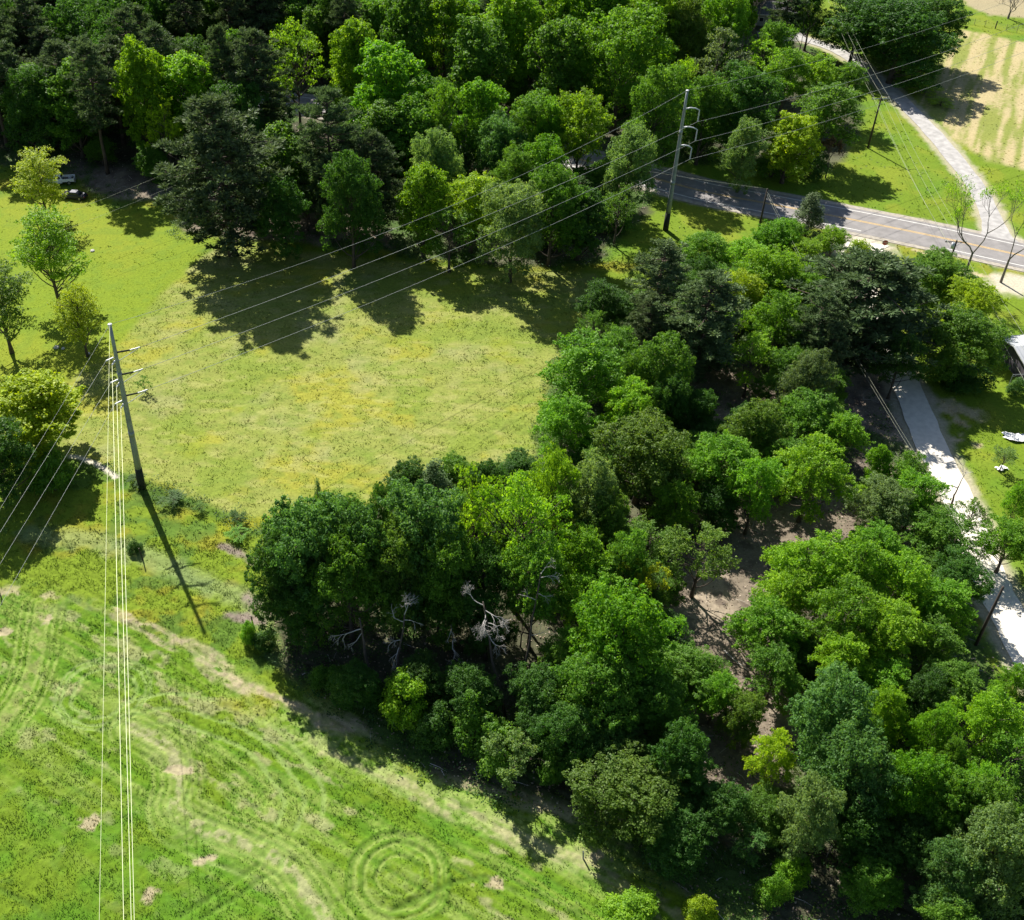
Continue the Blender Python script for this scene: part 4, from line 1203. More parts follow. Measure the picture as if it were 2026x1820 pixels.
n2 = fill(WOOD_S, 75, 3.1, ks, (48, 170), (-30, 75), 'small trees filling the south wood', (5, 9), (4, 6.5), 4, edge=3)
n3 = fill(WOOD_N, 60, 2.2, lambda r, x, y: (r.choice(['sh', 'wi', 'ap']), r.choice(['d', 'm', 'm', 'd']), 'low shaded tree'), (150, 235), (-70, 60), 'low trees at the foot of the north wood', (4, 9), (4, 7), 9, edge=1.0)
print('trees', n3, NAMED, n1, n2)

# say of each further tree which one it is: by the landmark it stands nearest to
LM = [((440, 505), 'the great lone pine'), ((645, 490), 'the tallest front pine'), ((283, 240), 'the tall narrow yellow-green tree'), ((368, 240), 'the rounded yellow-green tree'),
      ((585, 180), 'the bright tree by the wood gap'), ((765, 230), 'the tall bright green tree'), ((875, 290), 'the bright green oak'), ((985, 330), 'the bluish green dome tree'),
      ((935, 450), 'the lime-yellow front dome'), ((1015, 500), 'the pale silvery front tree'), ((1150, 290), 'the yellow-topped oak'), ((1250, 440), 'the pale slender corner tree'),
      ((1240, 200), 'the big pale green tree'), ((1316, 455), 'the roadside steel pole'), ((1640, 345), 'the round tree over the grass triangle'), ((1545, 60), 'the far grey house'),
      ((140, 385), 'the parked blue car'), ((20, 330), 'the left end of the wood'), ((880, 120), 'the light crown left of the bright band'), ((1010, 130), 'the bright band of tree tops'),
      ((1420, 200), 'the ragged grey-green tree'), ((160, 120), 'the dark upper left pines'), ((400, 60), 'the upper edge left of centre'), ((20, 60), 'the upper left corner'),
      ((1160, 800), 'the large vivid field-edge tree'), ((1395, 720), 'the broad dull pine'), ((1712, 760), 'the largest south-wood pine'), ((1272, 970), 'the olive dome tree'),
      ((1500, 1000), 'the pair of vivid oaks'), ((1390, 1190), 'the olive tree on a pale trunk'), ((1670, 1260), 'the heart of the oak mass'), ((1850, 1260), 'the driveway pole'),
      ((1030, 1140), 'the tallest bright yellow-green tree'), ((820, 1160), 'the broad blue-green dome'), ((985, 1345), 'the large silver snag'), ((1230, 1400), 'the large rounded green tree'),
      ((1690, 1620), 'the soft blue-green tree'), ((1970, 1780), 'the pale corner tree'), ((1535, 600), 'the fluffy light tree'), ((1530, 1500), 'the yellow-green tree by the soil strip'), ((1240, 1620), 'the big olive bush tree'),
      ((640, 280), 'the sunlit gap in the wood'), ((750, 60), 'the green top behind the tall bright tree'), ((1290, 100), 'the light crown at the upper edge')]
LW = [(at(*p), n) for p, n in LM]
keys = {}
for t, x, y, desc in FILLED:
    best = min(LW, key=lambda q: (q[0][0] - x) ** 2 + (q[0][1] - y) ** 2)
    dx, dy = x - best[0][0], y - best[0][1]
    rel = ('behind' if dy > 0 else 'in front of') if abs(dy) > abs(dx) else ('right of' if dx > 0 else 'left of')
    keys.setdefault((desc, rel, best[1]), []).append((math.hypot(dx, dy), t))
ORD = ['nearest', 'second', 'third', 'fourth', 'fifth', 'sixth', 'seventh', 'eighth', 'ninth', 'tenth', 'eleventh', 'twelfth', 'thirteenth', 'fourteenth']
for (desc, rel, lm), lst in keys.items():
    lst.sort(key=lambda q: q[0])
    for k, (_, t) in enumerate(lst):
        t['label'] = ('%s %s %s' % (desc, rel, lm)) if len(lst) == 1 else ('%s %s %s %s' % (ORD[min(k, 13)], desc, rel, lm))
# ------------------------------------------------------------------ transmission line
def cable(name, a, b, sag, rad, mat, label, group, cat='power line', n=28):
    pts = []
    for i in range(n + 1):
        t = i / n
        pts.append((a[0] + (b[0] - a[0]) * t, a[1] + (b[1] - a[1]) * t, a[2] + (b[2] - a[2]) * t - 4 * sag * t * (1 - t)))
    o = MB().tube(pts, rad, 5).build(name, mat, None, True)
    return tag(o, label, cat, group)
def insul(mb, a, b, r=.11, n=9):
    a = Vector(a); b = Vector(b); pts = []; rad = []
    for i in range(n * 2 + 1):
        pts.append(a + (b - a) * (i / (2 * n))); rad.append(r if i % 2 else r * .55)
    mb.tube(pts, rad, 8)
M_SLEEVE = simple('dark_pole_base', (.03, .035, .022), .9, noise=.4, nscale=3)
def steel_pole(base, H, label, lean=(0, 0)):
    t = empty('transmission_pole', (base[0], base[1], 0)); tag(t, label, 'power pole', 'tall steel transmission poles')
    hs = [3.2 + (H - 3.2) * i / 7 for i in range(8)]
    MB().tube([(lean[0] * h / H, lean[1] * h / H, h) for h in hs], [.46 - .27 * h / H for h in hs], 12).build('shaft', M_STEEL, t, True)
    MB().tube([(0, 0, -.3), (0, 0, 3.25)], [.50, .475], 12).build('base_sleeve', M_SLEEVE, t, True)
    for k in (1, 2):
        z = H * (.36 * k)
        MB().tube([(lean[0] * z / H, lean[1] * z / H, z - .35), (lean[0] * z / H, lean[1] * z / H, z + .35)], .485 - .27 * z / H, 12).build('splice_collar', M_STEEL, t, True)
    MB().tube([(lean[0], lean[1], H), (lean[0], lean[1], H + .12)], .26, 12).add([], []).build('top_cap', M_CERAMIC, t, True)
    return t
B1 = at(281, 965); H1 = 24.4
P1 = steel_pole(B1, H1, 'tall grey steel power pole rising from the ditch at the left')
arm_tips = [(-31.36, 110.53, 20.83), (-31.49, 110.62, 17.70), (-31.42, 110.71, 14.62)]
for tp in arm_tips:
    l = Vector((tp[0] - B1[0], tp[1] - B1[1], tp[2]))
    root = Vector((.15, 0, tp[2] - .15)); mid = root + (Vector((l.x, l.y, root.z)) - root) * .55
    o = MB().tube([root, mid], [.12, .10], 8).build('arm', M_SLEEVE, P1, True)
    mb = MB(); insul(mb, mid, l, .10); mb.build('insulator', M_CERAMIC, P1, True)
    mb = MB(); insul(mb, (.25, -.1, tp[2] - 1.25), (l.x * .93, l.y * .93 - .1, l.z - .08), .05, 12); mb.build('brace', M_CERAMIC, P1, True)
    mb = MB(); insul(mb, (-.15, -.25, tp[2] - 1.15), (-.35, -1.0, tp[2] - 1.25), .12, 5); mb.build('dead_end_clamp', M_CERAMIC, P1, True)
    mb = MB(); insul(mb, (-.25, -.15, tp[2] - .75), (-1.05, -.75, tp[2] - .85), .12, 5); mb.build('dead_end_clamp', M_CERAMIC, P1, True)
B2 = at(1316, 455); H2 = 24.6
P2 = steel_pole(B2, H2, 'tall grey steel power pole beside the road with three curved arms and hanging insulators')
tips2 = [(46.42, 177.4, 21.6), (46.49, 177.05, 18.47), (46.07, 177.01, 15.34)]
ends2 = []
for tp in tips2:
    l = Vector((tp[0] - B2[0], tp[1] - B2[1], tp[2]))
    z = tp[2]
    o = MB().tube([(.2, 0, z + .05), (.2 + (l.x - .2) * .35, l.y * .35, z + .28), (.2 + (l.x - .2) * .7, l.y * .7, z + .25), (l.x, l.y, z)], [.14, .12, .10, .08], 8).build('arm', M_CERAMIC, P2, True)
    mb = MB(); insul(mb, (l.x, l.y, z), (l.x, l.y, z - 1.95), .11, 12); mb.build('insulator', M_CERAMIC, P2, True)
    ends2.append((tp[0], tp[1], z - 1.95))
GT = 'conductors of the transmission line'
nm = ('upper', 'middle', 'lower')
for k in range(3):
    cable('power_line', arm_tips[k], ends2[k], 1.35, .026, M_WIRE, '%s of the three wires between the arms of the two tall steel poles' % nm[k], GT)
cable('power_line', (*B1, H1 + .1), (*B2, H2 + .1), 3.0, .020, M_WIRE, 'thin top wire between the tops of the two tall steel poles', GT)
d2 = (85, 54)
for k in range(3):
    e = ends2[k]; cable('power_line', e, (e[0] + d2[0], e[1] + d2[1], e[2] + 1.5), 1.6, .026, M_WIRE, '%s wire of three from the roadside steel pole to the upper right' % nm[k], GT)
cable('power_line', (*B2, H2 + .1), (B2[0] + d2[0], B2[1] + d2[1], H2 + 1.5), 2.0, .020, M_WIRE, 'thin top wire from the road-side steel pole to the upper right', GT)
def extend(a, b, f): return tuple(a[i] + (b[i] - a[i]) * f for i in range(3))
dz = [t_[2] - 1.2 for t_ in arm_tips]
for k, (q, z) in enumerate((((245, 1820), 18.6), ((260, 1820), 15.6), ((266, 1820), 12.6))):
    a = (B1[0] - .35, B1[1] - 1.0, dz[k] - .05); x, y = at(*q, z)
    cable('power_line', a, extend(a, (x, y, z + .6), 1.7), 0.5, .024, M_GLINT, '%s of three bright wires from the left steel pole down to the bottom edge' % nm[k], GT)
x, y = at(198, 1820, 22.5); a = (*B1, H1 + .1)
cable('power_line', a, extend(a, (x, y, 23.2), 1.7), 0.4, .013, M_GLINT, 'thin outer wire running from the left steel pole top down to the bottom edge', GT)
for k, (q, z) in enumerate((((15, 1027), 19.3), ((44, 1042), 16.1), ((94, 1032), 13.1))):
    a = (B1[0] - 1.05, B1[1] - .75, dz[k] + .35); x, y = at(*q, z)
    cable('power_line', a, extend(a, (x, y, z), 3.4), .1, .017, M_WIRE, '%s of the three wires slanting to the lower left from the left steel pole' % nm[k], GT)
x, y = at(0, 1005, 23.3); a = (*B1, H1 + .1)
cable('power_line', a, extend(a, (x, y, 23.3), 3.0), .1, .013, M_WIRE, 'thin top wire slanting to the lower left from the left steel pole', GT)
for q0, q1, nm_ in (((120, 424), (430, 300), 'upper'), ((150, 444), (450, 322), 'lower')):
    a = (*at(*q0, 7), 7); b = (*at(*q1, 8.5), 8.5)
    cable('service_wire', extend(b, a, 1.25), b, .3, .016, M_CABLE, '%s of two thin service wires over the shade beside the parked car' % nm_, 'service wires by the parked car')

# ------------------------------------------------------------------ wooden utility poles
def wood_pole(bpx, H, label, arm=None, armdir=(1, 0), trans=False, lean=(0, 0)):
    b = at(*bpx); t = empty('utility_pole', (b[0], b[1], 0)); tag(t, label, 'power pole', 'wooden utility poles')
    MB().tube([(0, 0, -.3), (lean[0] / 2, lean[1] / 2, H / 2), (lean[0], lean[1], H)], [.19, .165, .13], 9).build('post', M_WOODPOLE, t, True)
    d = Vector((armdir[0], armdir[1], 0)).normalized()
    ends = []
    top = Vector((lean[0], lean[1], H))
    if arm:
        c = top + Vector((0, 0, -.35)) + Vector((-d.y, d.x, 0)) * .17
        a0 = c - d * arm / 2; a1 = c + d * arm / 2
        MB().tube([a0, a1], .085, 4).build('crossarm', M_WOODPOLE if trans else M_CERAMIC, t)
        for s in (-1, 1):
            MB().tube([c + d * s * arm * .33, top + Vector((0, 0, -1.1))], .03, 4).build('brace', M_STEEL, t)
        for f in (-.46, 0.0, .46):
            p = c + d * arm * f + Vector((0, 0, .08))
            if f == 0: p = top.copy()
            mb = MB(); insul(mb, p, p + Vector((0, 0, .28)), .07, 2); mb.build('insulator', M_CERAMIC, t, True)
            q = p + Vector((0, 0, .28)); ends.append((q.x + b[0], q.y + b[1], q.z))
    if trans:
        mb = MB(); c = top + Vector((-.42, -.1, -1.3)); mb.tube([c, c + Vector((0, 0, .95))], .26, 12)
        mb.build('transformer', M_CERAMIC, t, True)
        MB().tube([c + Vector((.2, 0, .5)), top + Vector((0, 0, -.8))], .05, 5).build('bracket', M_STEEL, t)
        MB().tube([c + Vector((-.05, 0, .95)), c + Vector((-.05, 0, 1.2))], .05, 6).build('bushing', M_CERAMIC, t)
    ends.append((b[0] + lean[0], b[1] + lean[1], H - 1.9))
    return t, ends
U3, e3 = wood_pole((1716, 293), 10.2, 'dark wooden utility pole with crossarm on the grass triangle by the grey lane', arm=3.4, armdir=(1, .12))
U4, e4 = wood_pole((1865, 556), 7.3, 'wooden utility pole with crossarm and grey transformer at the driveway roadside', arm=3.3, armdir=(1, -.05), trans=True)
U5, e5 = wood_pole((1498, 465), 8.6, 'plain dark wooden pole beside the road, no crossarm')
U6, e6 = wood_pole((1930, 1275), 9.0, 'plain dark wooden pole leaning over the white driveway at the lower right')
GD = 'wires of the wooden utility poles'
wn_ = ('left', 'middle', 'right', 'lowest')
far = [at(1637 + 8 * k, -10, 10) for k in range(4)]
for k in range(4):
    a, b = e3[k], e4[k]
    cable('power_line', a, b, .8, .016, M_CABLE, '%s wire between the lane pole and the transformer pole' % wn_[k], GD)
    f = at(1630 + 9 * k, -20, 10.5)
    cable('power_line', a, (f[0], f[1], 10.5 - (1.6 if k == 3 else 0)), .8, .016, M_CABLE, '%s wire running from the lane pole up past the dark oaks' % wn_[k], GD)
    q = ((2023, 741), (2030, 725), (2025, 657), (2035, 700))[k]; z = 7.0 - (1.6 if k == 3 else 0)
    x, y = at(*q, z); cable('power_line', e4[k], extend(e4[k], (x, y, z), 1.5), .35, .016, M_CABLE, '%s wire running from the transformer pole down to the right edge' % wn_[k], GD)
w = at(1336, 343, 8.3)
cable('power_line', (e5[-1][0], e5[-1][1], 8.6), extend((e5[-1][0], e5[-1][1], 8.6), (w[0], w[1], 8.3), 3.0), .5, .016, M_CABLE, 'single wire running along the road to the left from the plain pole', GD)
gb = at(1560, 500)
cable('guy_wire', (e5[-1][0], e5[-1][1], 8.3), (gb[0], gb[1], 0), 0, .015, M_CABLE, 'steel guy wire slanting down from the plain road pole', GD, 'cable', 2)
for k in range(2):
    cable('power_line', (e6[-1][0], e6[-1][1], 8.9 - .5 * k), (e5[-1][0], e5[-1][1], 8.2 - .5 * k), 1.6, .011, M_CABLE, '%s of two wires from the driveway pole over the wood to the plain road pole' % ('upper', 'lower')[k], GD)

# ------------------------------------------------------------------ vehicles
M_NAVY = simple('dark_blue_paint', (.018, .022, .045), .3, .2)
M_WPAINT = simple('white_paint', (.78, .79, .8), .3)
M_GLASS = simple('car_glass', (.02, .025, .03), .08, 0)
M_TYRE = simple('tyre_rubber', (.018, .018, .018), .85)
M_RIM = simple('wheel_rim', (.5, .5, .52), .35, .8)
M_LAMP = simple('lamp_glass', (.8, .8, .75), .15)
M_TAIL = simple('tail_lamp', (.4, .02, .02), .25)
M_BLACK = simple('black_plastic', (.02, .02, .022), .5)
def loft(mb, secs, mi=0, cap=True):
    """sections along x: list of (x, [(y,z)...])"""
    k = len(secs[0][1]); vs = []
    for x, pr in secs: vs += [(x, y, z) for y, z in pr]
    fs = []
    for i in range(len(secs) - 1):
        for j in range(k):
            j2 = (j + 1) % k; fs.append((i * k + j, i * k + j2, (i + 1) * k + j2, (i + 1) * k + j))
    if cap: fs += [tuple(range(k))[::-1], tuple((len(secs) - 1) * k + j for j in range(k))]
    mb.add(vs, fs, mi); return mb
def wheels(t, xs, half, r=.33):
    for x in xs:
        for s in (-1, 1):
            y = s * half
            w_ = MB().tube([(x, y - .11, r), (x, y + .11, r)], r, 16).build('wheel', M_TYRE, t, False)
            MB().tube([(x, y + s * .10, r), (x, y + s * .125, r)], r * .6, 12).build('rim', M_RIM, w_)
def prof(hw, z0, z1, b=.12):
    return [(-hw + b, z0), (hw - b, z0), (hw, z0 + b), (hw, z1 - b), (hw - b, z1), (-hw + b, z1), (-hw, z1 - b), (-hw, z0 + b)]
def sedan(px, rz, label):
    b = at(*px); t = empty('car', (b[0], b[1], 0.0), rz); tag(t, label, 'car')
    mb = MB(); loft(mb, [(-2.35, prof(.70, .38, .70)), (-2.2, prof(.85, .25, .88)), (-1.2, prof(.90, .22, .95)), (.9, prof(.90, .22, .96)), (2.0, prof(.87, .25, .94)), (2.35, prof(.76, .35, .82))])
    mb.build('body', M_NAVY, t)
    mb = MB(); loft(mb, [(-1.15, prof(.74, .90, .96, .02)), (-.45, prof(.64, .90, 1.38, .1)), (.75, prof(.64, .90, 1.40, .1)), (1.6, prof(.70, .90, .97, .02))]); mb.build('cabin', M_NAVY, t)
    for nm_, pts in (('windscreen', [(-1.17, -.64, .985), (-1.17, .64, .985), (-.56, .54, 1.35), (-.56, -.54, 1.35)]), ('rear_window', [(1.60, .6, .99), (1.60, -.6, .99), (.88, -.5, 1.37), (.88, .5, 1.37)])):
        MB().add(pts, [(0, 1, 2, 3)]).build(nm_, M_GLASS, t)
    for s in (-1, 1):
        for x0, x1, xt0, xt1 in ((-1.0, .1, -.48, .1), (.18, 1.3, .18, .75)):
            MB().add([(x0, s * .745, .97), (x1, s * .745, .97), (xt1, s * .665, 1.30), (xt0, s * .665, 1.30)], [(0, 1, 2, 3)]).build('side_window', M_GLASS, t)
        MB().box((-2.28, s * .60, .68), (.16, .28, .14)).build('headlight', M_LAMP, t)
        MB().box((2.30, s * .60, .72), (.14, .28, .14)).build('tail_light', M_TAIL, t)
        MB().box((-.85, s * .98, 1.0), (.12, .16, .12)).build('mirror', M_NAVY, t)
    MB().box((-2.36, 0, .42), (.12, 1.4, .16)).build('bumper', M_BLACK, t)
    MB().box((2.36, 0, .45), (.12, 1.4, .16)).build('bumper', M_BLACK, t)
    wheels(t, (-1.45, 1.4), .80)
    return t
def pickup(px, rz, label):
    b = at(*px); t = empty('pickup_truck', (b[0], b[1], 0.0), rz); tag(t, label, 'pickup truck')
    mb = MB(); loft(mb, [(-2.75, prof(.86, .45, .95)), (-2.55, prof(.95, .35, 1.12)), (-1.3, prof(.97, .35, 1.18)), (.55, prof(.97, .35, 1.18))]); mb.build('body', M_WPAINT, t)
    mb = MB(); loft(mb, [(-1.4, prof(.85, 1.1, 1.2, .02)), (-.75, prof(.74, 1.1, 1.78, .1)), (.35, prof(.74, 1.1, 1.80, .1)), (.55, prof(.78, 1.1, 1.3, .04))]); mb.build('cabin', M_WPAINT, t)
    MB().add([(-1.40, -.74, 1.22), (-1.40, .74, 1.22), (-.84, .62, 1.74), (-.84, -.62, 1.74)], [(0, 1, 2, 3)]).build('windscreen', M_GLASS, t)
    MB().add([(.555, .66, 1.32), (.555, -.66, 1.32), (.40, -.6, 1.72), (.40, .6, 1.72)], [(0, 1, 2, 3)]).build('rear_window', M_GLASS, t)
    bed = MB()
    bed.box((1.65, 0, .72), (2.2, 1.86, .12), mi=1)
    for s in (-1, 1): bed.box((1.65, s * .90, .92), (2.2, .12, .55))
    bed.build('cargo_bed', [M_WPAINT, M_BLACK], t)
    MB().box((2.75, 0, .92), (.09, 1.8, .52)).build('tailgate', M_WPAINT, t)
    MB().box((1.9, .15, 1.0), (.5, .35, .42)).build('load_box', M_CERAMIC, t)
    for s in (-1, 1):
        MB().add([(-1.1, s * .79, 1.24), (.3, s * .79, 1.24), (.2, s * .765, 1.66), (-.7, s * .765, 1.66)], [(0, 1, 2, 3)]).build('side_window', M_GLASS, t)
        MB().box((-2.72, s * .68, .82), (.12, .3, .2)).build('headlight', M_LAMP, t)
        MB().box((2.76, s * .86, .92), (.08, .14, .36)).build('tail_light', M_TAIL, t)
    MB().box((2.86, 0, .5), (.14, 1.8, .18)).build('bumper', M_RIM, t)
    wheels(t, (-1.8, 1.75), .86, .38)
    return t
sedan((147, 392), math.radians(-12), 'dark blue car parked in the shade at the edge of the wood')
pickup((119, 363), math.radians(8), 'white pickup truck with an open bed half hidden by the small yellow-green tree')

# ------------------------------------------------------------------ stop sign
b = at(1744, 503); t = empty('stop_sign', (b[0], b[1], 0), math.radians(-14)); tag(t, 'red octagonal stop sign where the pale driveway meets the road', 'road sign')
MB().box((0, .03, 1.15), (.06, .05, 2.3)).build('post', M_STEEL, t)
M_RED = simple('sign_red', (.38, .03, .03), .5)
def octa(r, y, name, m):
    vs = [(r * math.cos(math.pi / 8 + k * math.pi / 4), y, 2.15 + r * math.sin(math.pi / 8 + k * math.pi / 4)) for k in range(8)]
    vs += [(v[0], y + .015, v[2]) for v in vs]
    fs = [tuple(range(8)), tuple(range(15, 7, -1))] + [(k, k + 8, (k + 1) % 8 + 8, (k + 1) % 8) for k in range(8)]
    return MB().add(vs, fs).build(name, m, t)
octa(.50, 0, 'plate', M_WHITE); octa(.46, -.012, 'face', M_RED)
fc = bpy.data.curves.new('lettering', 'FONT'); fc.body = 'STOP'; fc.size = .36; fc.align_x = 'CENTER'; fc.align_y = 'CENTER'; fc.extrude = .004
fo = bpy.data.objects.new('lettering_curve', fc); COL.objects.link(fo); bpy.context.view_layer.update()
fm = bpy.data.meshes.new_from_object(fo.evaluated_get(bpy.context.evaluated_depsgraph_get())); bpy.data.objects.remove(fo)
fm.materials.clear(); fm.materials.append(M_WHITE)
fo = bpy.data.objects.new('lettering', fm); COL.objects.link(fo); fo.parent = t; fo.location = (0, -.022, 2.15); fo.rotation_euler = (math.pi / 2, 0, 0)

# ------------------------------------------------------------------ buildings
M_SIDING = simple('grey_siding', (.32, .32, .33), .8, noise=.15, nscale=2)
M_ROOFG = simple('grey_shingle', (.13, .125, .13), .9, noise=.3, nscale=2)
M_METAL = simple('white_sheet_metal', (.5, .51, .53), .45, .2, noise=.12, nscale=1)
M_PURPLE = simple('dark_board', (.09, .08, .10), .8, noise=.3, nscale=2)
M_TRIM = simple('white_trim', (.7, .7, .68), .6)
def house(px, rz, L, D_, hw, rh, label, roofm, wallm, name='house'):
    b = at(*px); t = empty(name, (b[0], b[1], 0), rz); tag(t, label, 'house')
    MB().box((0, 0, hw / 2 - .1), (L, D_, hw + .2)).build('wall', wallm, t)
    mb = MB(); o = .5
    v = [(-L / 2 - o, -D_ / 2 - o, hw), (L / 2 + o, -D_ / 2 - o, hw), (L / 2 + o, 0, hw + rh), (-L / 2 - o, 0, hw + rh), (L / 2 + o, D_ / 2 + o, hw), (-L / 2 - o, D_ / 2 + o, hw)]
    v += [(a_, b_, c_ + .15) for a_, b_, c_ in v]
    f = [(0, 1, 2, 3), (3, 2, 4, 5), (6, 9, 8, 7), (9, 11, 10, 8), (0, 6, 7, 1), (5, 4, 10, 11), (0, 3, 9, 6), (3, 5, 11, 9), (1, 7, 8, 2), (2, 8, 10, 4)]
    mb.add(v, f).build('roof', roofm, t)
    MB().box((0, -D_ / 2 - o - .03, hw + .07), (L + 2 * o, .05, .16)).build('eave_board', M_TRIM, t)
    for s in (-1, 1):
        mb = MB().add([(s * L / 2, -D_ / 2, hw), (s * L / 2, D_ / 2, hw), (s * L / 2, 0, hw + rh * .88)], [(0, 1, 2)]); mb.build('gable', wallm, t)
    for x in (-L * .32, L * .12, L * .36):
        w_ = MB().box((x, -D_ / 2 - .03, 1.5), (1.1, .06, 1.1)).build('window', M_TRIM, t)
        MB().box((x, -D_ / 2 - .065, 1.5), (.92, .02, .92)).build('pane', M_GLASS, w_)
    d_ = MB().box((-L * .1, -D_ / 2 - .03, 1.03), (.95, .06, 2.05)).build('door', M_PURPLE, t)
    MB().box((-L * .1 + .36, -D_ / 2 - .08, 1.0), (.06, .06, .06)).build('handle', M_RIM, d_)
    return t
house((1532, 42), math.radians(-8), 12, 8, 2.7, 1.9, 'low grey house with a dark roof behind the trees at the top', M_ROOFG, M_SIDING)
hr = house((2052, 725), math.radians(6), 9, 7, 2.8, .9, 'dark shed with a pale metal roof cut by the right edge', M_METAL, M_PURPLE, 'shed')
hr['category'] = 'shed'
for x in (-5.6, -5.6, -3.2):
    pass
c = MB()
for (x, y) in ((-7.0, -4.6), (-4.6, -4.8)): MB().tube([(x, y, -.1), (x, y, 2.3)], .05, 6).build('porch_post', M_STEEL, hr)
MB().tube([(-7.0, -4.6, 2.3), (-4.6, -4.8, 2.35), (-1.5, -4.8, 2.3)], .04, 6).build('porch_rail', M_STEEL, hr)
b = at(2022, 745); t = empty('cart', (b[0], b[1], 0), .3); tag(t, 'small red cart at the right edge below the dark shed', 'cart')
bx = MB(); bx.box((0, 0, .55), (1.7, .95, .05)); bx.box((0, .47, .72), (1.7, .05, .35)); bx.box((0, -.47, .72), (1.7, .05, .35)); bx.box((.85, 0, .72), (.05, .95, .35)); bx.box((-.85, 0, .72), (.05, .95, .35)); bx.build('tray', M_RED, t)
for s in (-1, 1): MB().tube([(.1, s * .55 - .06, .28), (.1, s * .55 + .06, .28)], .28, 14).build('wheel', M_TYRE, t)
MB().tube([(-.85, 0, .5), (-1.9, 0, .35)], .04, 6).build('drawbar', M_STEEL, t)
# crumpled white sheets on the right lawn
M_TARP = simple('white_plastic_sheet', (.78, .78, .77), .5)
def tarp(px, L, w_, rz, label):
    b = at(*px); r = np.random.default_rng(int(px[0])); nx, ny = 14, 9
    X, Y = np.meshgrid(np.linspace(-1, 1, nx), np.linspace(-1, 1, ny)); X = X.ravel(); Y = Y.ravel()
    V = np.stack([X * L / 2 * (1 + .12 * np.sin(Y * 4)), Y * w_ / 2 * (1 - .25 * np.abs(X)) + .15 * np.sin(X * 5), .16 + .22 * r.random(len(X)) * (1 - X * X * .7)], 1)
    i = np.arange((ny - 1) * nx).reshape(-1, nx)[:, :-1].ravel()
    o = bpy.data.objects.new('plastic_sheet', arr_mesh('plastic_sheet', V, np.stack([i, i + 1, i + 1 + nx, i + nx], 1), [M_TARP])); COL.objects.link(o)
    o.location = (b[0], b[1], 0); o.rotation_euler = (0, 0, rz); tag(o, label, 'tarp')
tarp((2012, 868), 3.6, 1.8, -.35, 'crumpled white sheet lying on the lawn at the right edge')
tarp((1980, 928), 1.5, .8, .2, 'small white sheet under the sapling at the right edge')

# ------------------------------------------------------------------ wire fence in the top right corner
F0, F1 = at(1885, 42), at(2075, 76)
t = empty('wire_fence', (F0[0], F0[1], 0)); tag(t, 'thin wire fence with steel posts along the top of the straw field', 'fence')
fv = Vector((F1[0] - F0[0], F1[1] - F0[1], 0)); nf = 9
for k in range(nf + 1):
    p = fv * (k / nf); big = (k == 4)
    MB().tube([(p.x, p.y, -.2), (p.x, p.y, 1.5 if not big else 1.8)], .13 if big else .05, 6).build('post', M_WOODPOLE if big else M_TWIG, t)
for z in (.35, .65, .95, 1.25):
    MB().tube([(0, 0, z), (fv.x, fv.y, z)], .014, 4).build('strand', M_CABLE, t)
# ------------------------------------------------------------------ old posts, stake, logs, rocks
for px, h_, lab, m_ in (((283, 1108), 1.9, 'dark leaning gate post in the rough grass below the steel pole', M_WOODPOLE), ((2, 1180), 1.2, 'weathered fence post at the left edge of the meadow', M_TWIG), ((500, 1232), 1.1, 'short fence post by the green bush at the wood tip', M_TWIG), ((1154, 1698), 1.1, 'pale wooden stake in the meadow near the bottom', M_DEAD)):
    b = at(*px); o = MB().tube([(0, 0, -.2), (-.12 * h_, .03, h_)], [.09, .075], 7).build('post', m_); o.location = (b[0], b[1], 0); o.name = 'fence_post'; tag(o, lab, 'post')
def log(px0, px1, r_, label, m_=M_DEAD, z=.15):
    a = at(*px0); b_ = at(*px1); rr = random.Random(int(px0[0]))
    mb = MB(); n = 5; pts = [(a[0] + (b_[0] - a[0]) * k / n + rr.uniform(-.1, .1), a[1] + (b_[1] - a[1]) * k / n + rr.uniform(-.1, .1), z + rr.uniform(0, .12)) for k in range(n + 1)]
    mb.tube(pts, [r_ * (1 - .6 * k / n) for k in range(n + 1)], 7)
    for k in range(1, 4):
        p = pts[k]; q = (p[0] + rr.uniform(-1, 1), p[1] + rr.uniform(-1, 1), p[2] + rr.uniform(.1, .8)); mb.tube([p, q], [r_ * .35, .02], 5)
    tag(mb.build('fallen_log', m_, None, True), label, 'log')
log((1574, 1287), (1640, 1298), .16, 'fallen dead trunk lying under the bright spreading low tree', M_TWIG)
log((1180, 900), (1200, 975), .14, 'grey fallen branch left of the olive dome tree')
log((1400, 870), (1340, 960), .12, 'thin fallen trunk between the clearing and the olive dome tree')
log((1585, 1400), (1640, 1440), .16, 'pale fallen trunk by the soil strip in the lower right wood')
log((1830, 1470), (1890, 1540), .2, 'dead log in the dark hollow at the lower right')
log((1430, 1290), (1480, 1330), .1, 'short dead branch on the pale soil strip')
log((1790, 1645), (1835, 1680), .25, 'pale log at the shaded creek bed in the lower right corner')
M_ROCK = simple('pale_stone', (.55, .53, .48), .9, noise=.2, nscale=2)
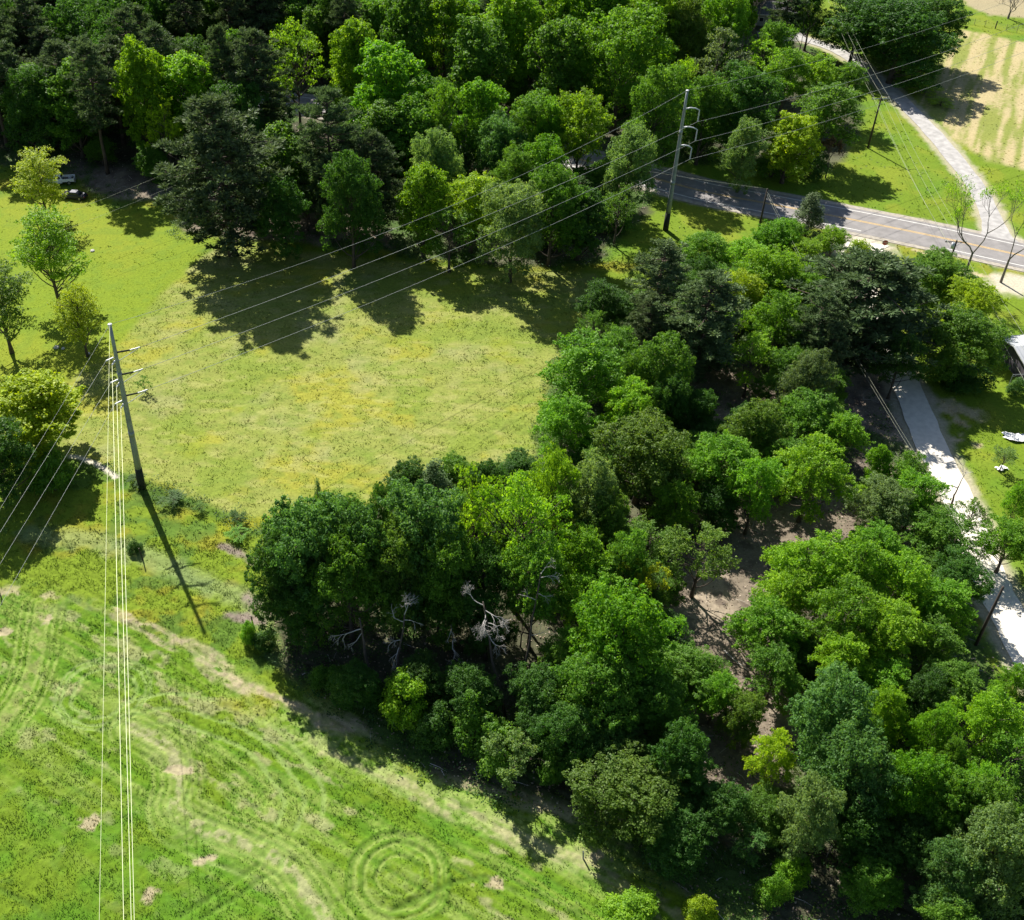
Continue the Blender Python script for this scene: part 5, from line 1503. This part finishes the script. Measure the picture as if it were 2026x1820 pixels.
for px, s_, lab in (((183, 497), .4, 'white stone on the bright lawn right of the forked tree'), ((112, 688), .45, 'pale stone on the grass above the lime-yellow tree'), ((125, 690), .3, 'smaller pale stone beside the pale stone above the lime-yellow tree'), ((175, 700), .3, 'pale stone on the grass right of the other two'), ((1545, 437), .5, 'pale stone in the roadside grass near the plain pole')):
    b = at(*px); bm = bmesh.new(); bmesh.ops.create_icosphere(bm, subdivisions=2, radius=s_)
    rr = random.Random(int(px[0]))
    for v in bm.verts: v.co *= rr.uniform(.75, 1.1); v.co.z *= .55
    me = bpy.data.meshes.new('rock'); bm.to_mesh(me); bm.free(); me.materials.append(M_ROCK)
    o = bpy.data.objects.new('rock', me); COL.objects.link(o); o.location = (b[0], b[1], .08); tag(o, lab, 'rock')

# ------------------------------------------------------------------ dead silver snags at the shaded wood edge
def snag(base, top, ztop, seed, label, starts, rad=.24, mat=None, tw=4, L0=2.2, spread=.75):
    r = np.random.default_rng(seed)
    bx_, by_ = at(*base); tx, ty = at(*top, ztop)
    t = empty('dead_tree', (bx_, by_, 0)); tag(t, label, 'dead tree', 'silver snags')
    n = 6; tp = []
    for i in range(n + 1):
        f = i / n
        tp.append(np.array([(tx - bx_) * f + r.normal(0, .12) * (0 < i < n), (ty - by_) * f + r.normal(0, .12) * (0 < i < n), ztop * f - .2 * (i == 0)]))
    MB().tube(tp, [rad * (1.15 - .75 * i / n) for i in range(n + 1)], 8).build('trunk', M_BARK if mat is None else mat, t, True)
    for (f, d, depth, L, rd_, up) in starts:
        mb = MB(); tips = []
        p = tp[0] + (tp[-1] - tp[0]) * f
        p = on_path(tp, max(.1, ztop * f))
        grow(mb, tips, p, unit(np.array(d, float)), L, rd_, depth, r, spread=spread, up=up, sides=5, shrink=.68, kids=(2, 4))
        mb.build('branch', M_DEAD, t, True)
    return t
snag((735, 1370), (711, 1222), 8, 1, 'silver stub of a trunk with one drooping twiggy branch to the left', [(.85, (-1, -.3, -.1), 4, 1.5, .07, -.25), (.8, (-.8, -.6, -.4), 3, 1.1, .05, -.3)], rad=.2)
snag((775, 1385), (800, 1212), 9, 2, 'silver snag with bare forked branches, middle of the dead trees', [(.98, (.3, .1, 1), 4, 1.1, .07, .1), (.9, (-1, 0, .3), 3, 1.0, .05, 0), (.92, (1, -.3, .1), 3, .9, .05, -.3), (.7, (-1, -.2, .1), 3, .9, .05, 0), (.62, (-.5, -.8, -.5), 3, 1.1, .055, -.2)], rad=.17)
snag((1000, 1420), (955, 1190), 12, 3, 'large silver snag with dense white twigs in the dark wood edge', [(.97, (-1, .3, .4), 5, 1.15, .06, 0), (.93, (.7, -.4, .1), 5, 1.1, .06, -.1), (.9, (.2, -.9, -.1), 5, 1.05, .055, -.2), (.82, (.9, -.2, 0), 5, 1.0, .055, -.1), (.7, (.5, -.8, -.5), 4, 1.0, .05, -.3), (.85, (-.4, -.8, 0), 4, 1.0, .05, 0)], rad=.17)
snag((1030, 1400), (1069, 1135), 14, 4, 'leaning silver snag with a pale tuft of twigs at its top', [(.99, (.6, .1, .8), 5, .95, .05, .1), (.97, (1, 0, .2), 4, .9, .045, 0), (.8, (-.7, .2, .5), 3, .9, .045, 0), (.85, (.8, -.4, -.1), 3, .9, .04, -.2), (.55, (1, 0, .1), 2, 1.3, .035, 0)], rad=.15)
snag((905, 1385), (892, 1235), 8, 5, 'small pale snag left of the large silver one', [(.95, (0, -.4, .4), 4, .8, .04, -.2), (.8, (-.3, -.6, -.6), 4, .8, .04, -.4), (.65, (.2, -.8, -.2), 4, .8, .04, -.3)], rad=.08)
snag((1215, 905), (1190, 850), 4.5, 6, 'bare grey vines and branches beneath the vivid tree of the field edge', [(.9, (-.4, -.6, .2), 4, 1.8, .06, -.1), (.7, (.3, -.9, -.1), 4, 1.8, .06, -.2), (.5, (-.6, -.3, 0), 4, 1.6, .06, -.1), (.9, (.5, -.2, .5), 3, 1.4, .05, 0)], rad=.12)
snag((1880, 1000), (1895, 962), 4, 7, 'pale forked dead branch by the driveway under the full green tree', [(.9, (-.8, .3, .4), 3, 1.6, .08, .1), (.9, (.2, .5, 1), 3, 1.5, .08, .1)], rad=.13)
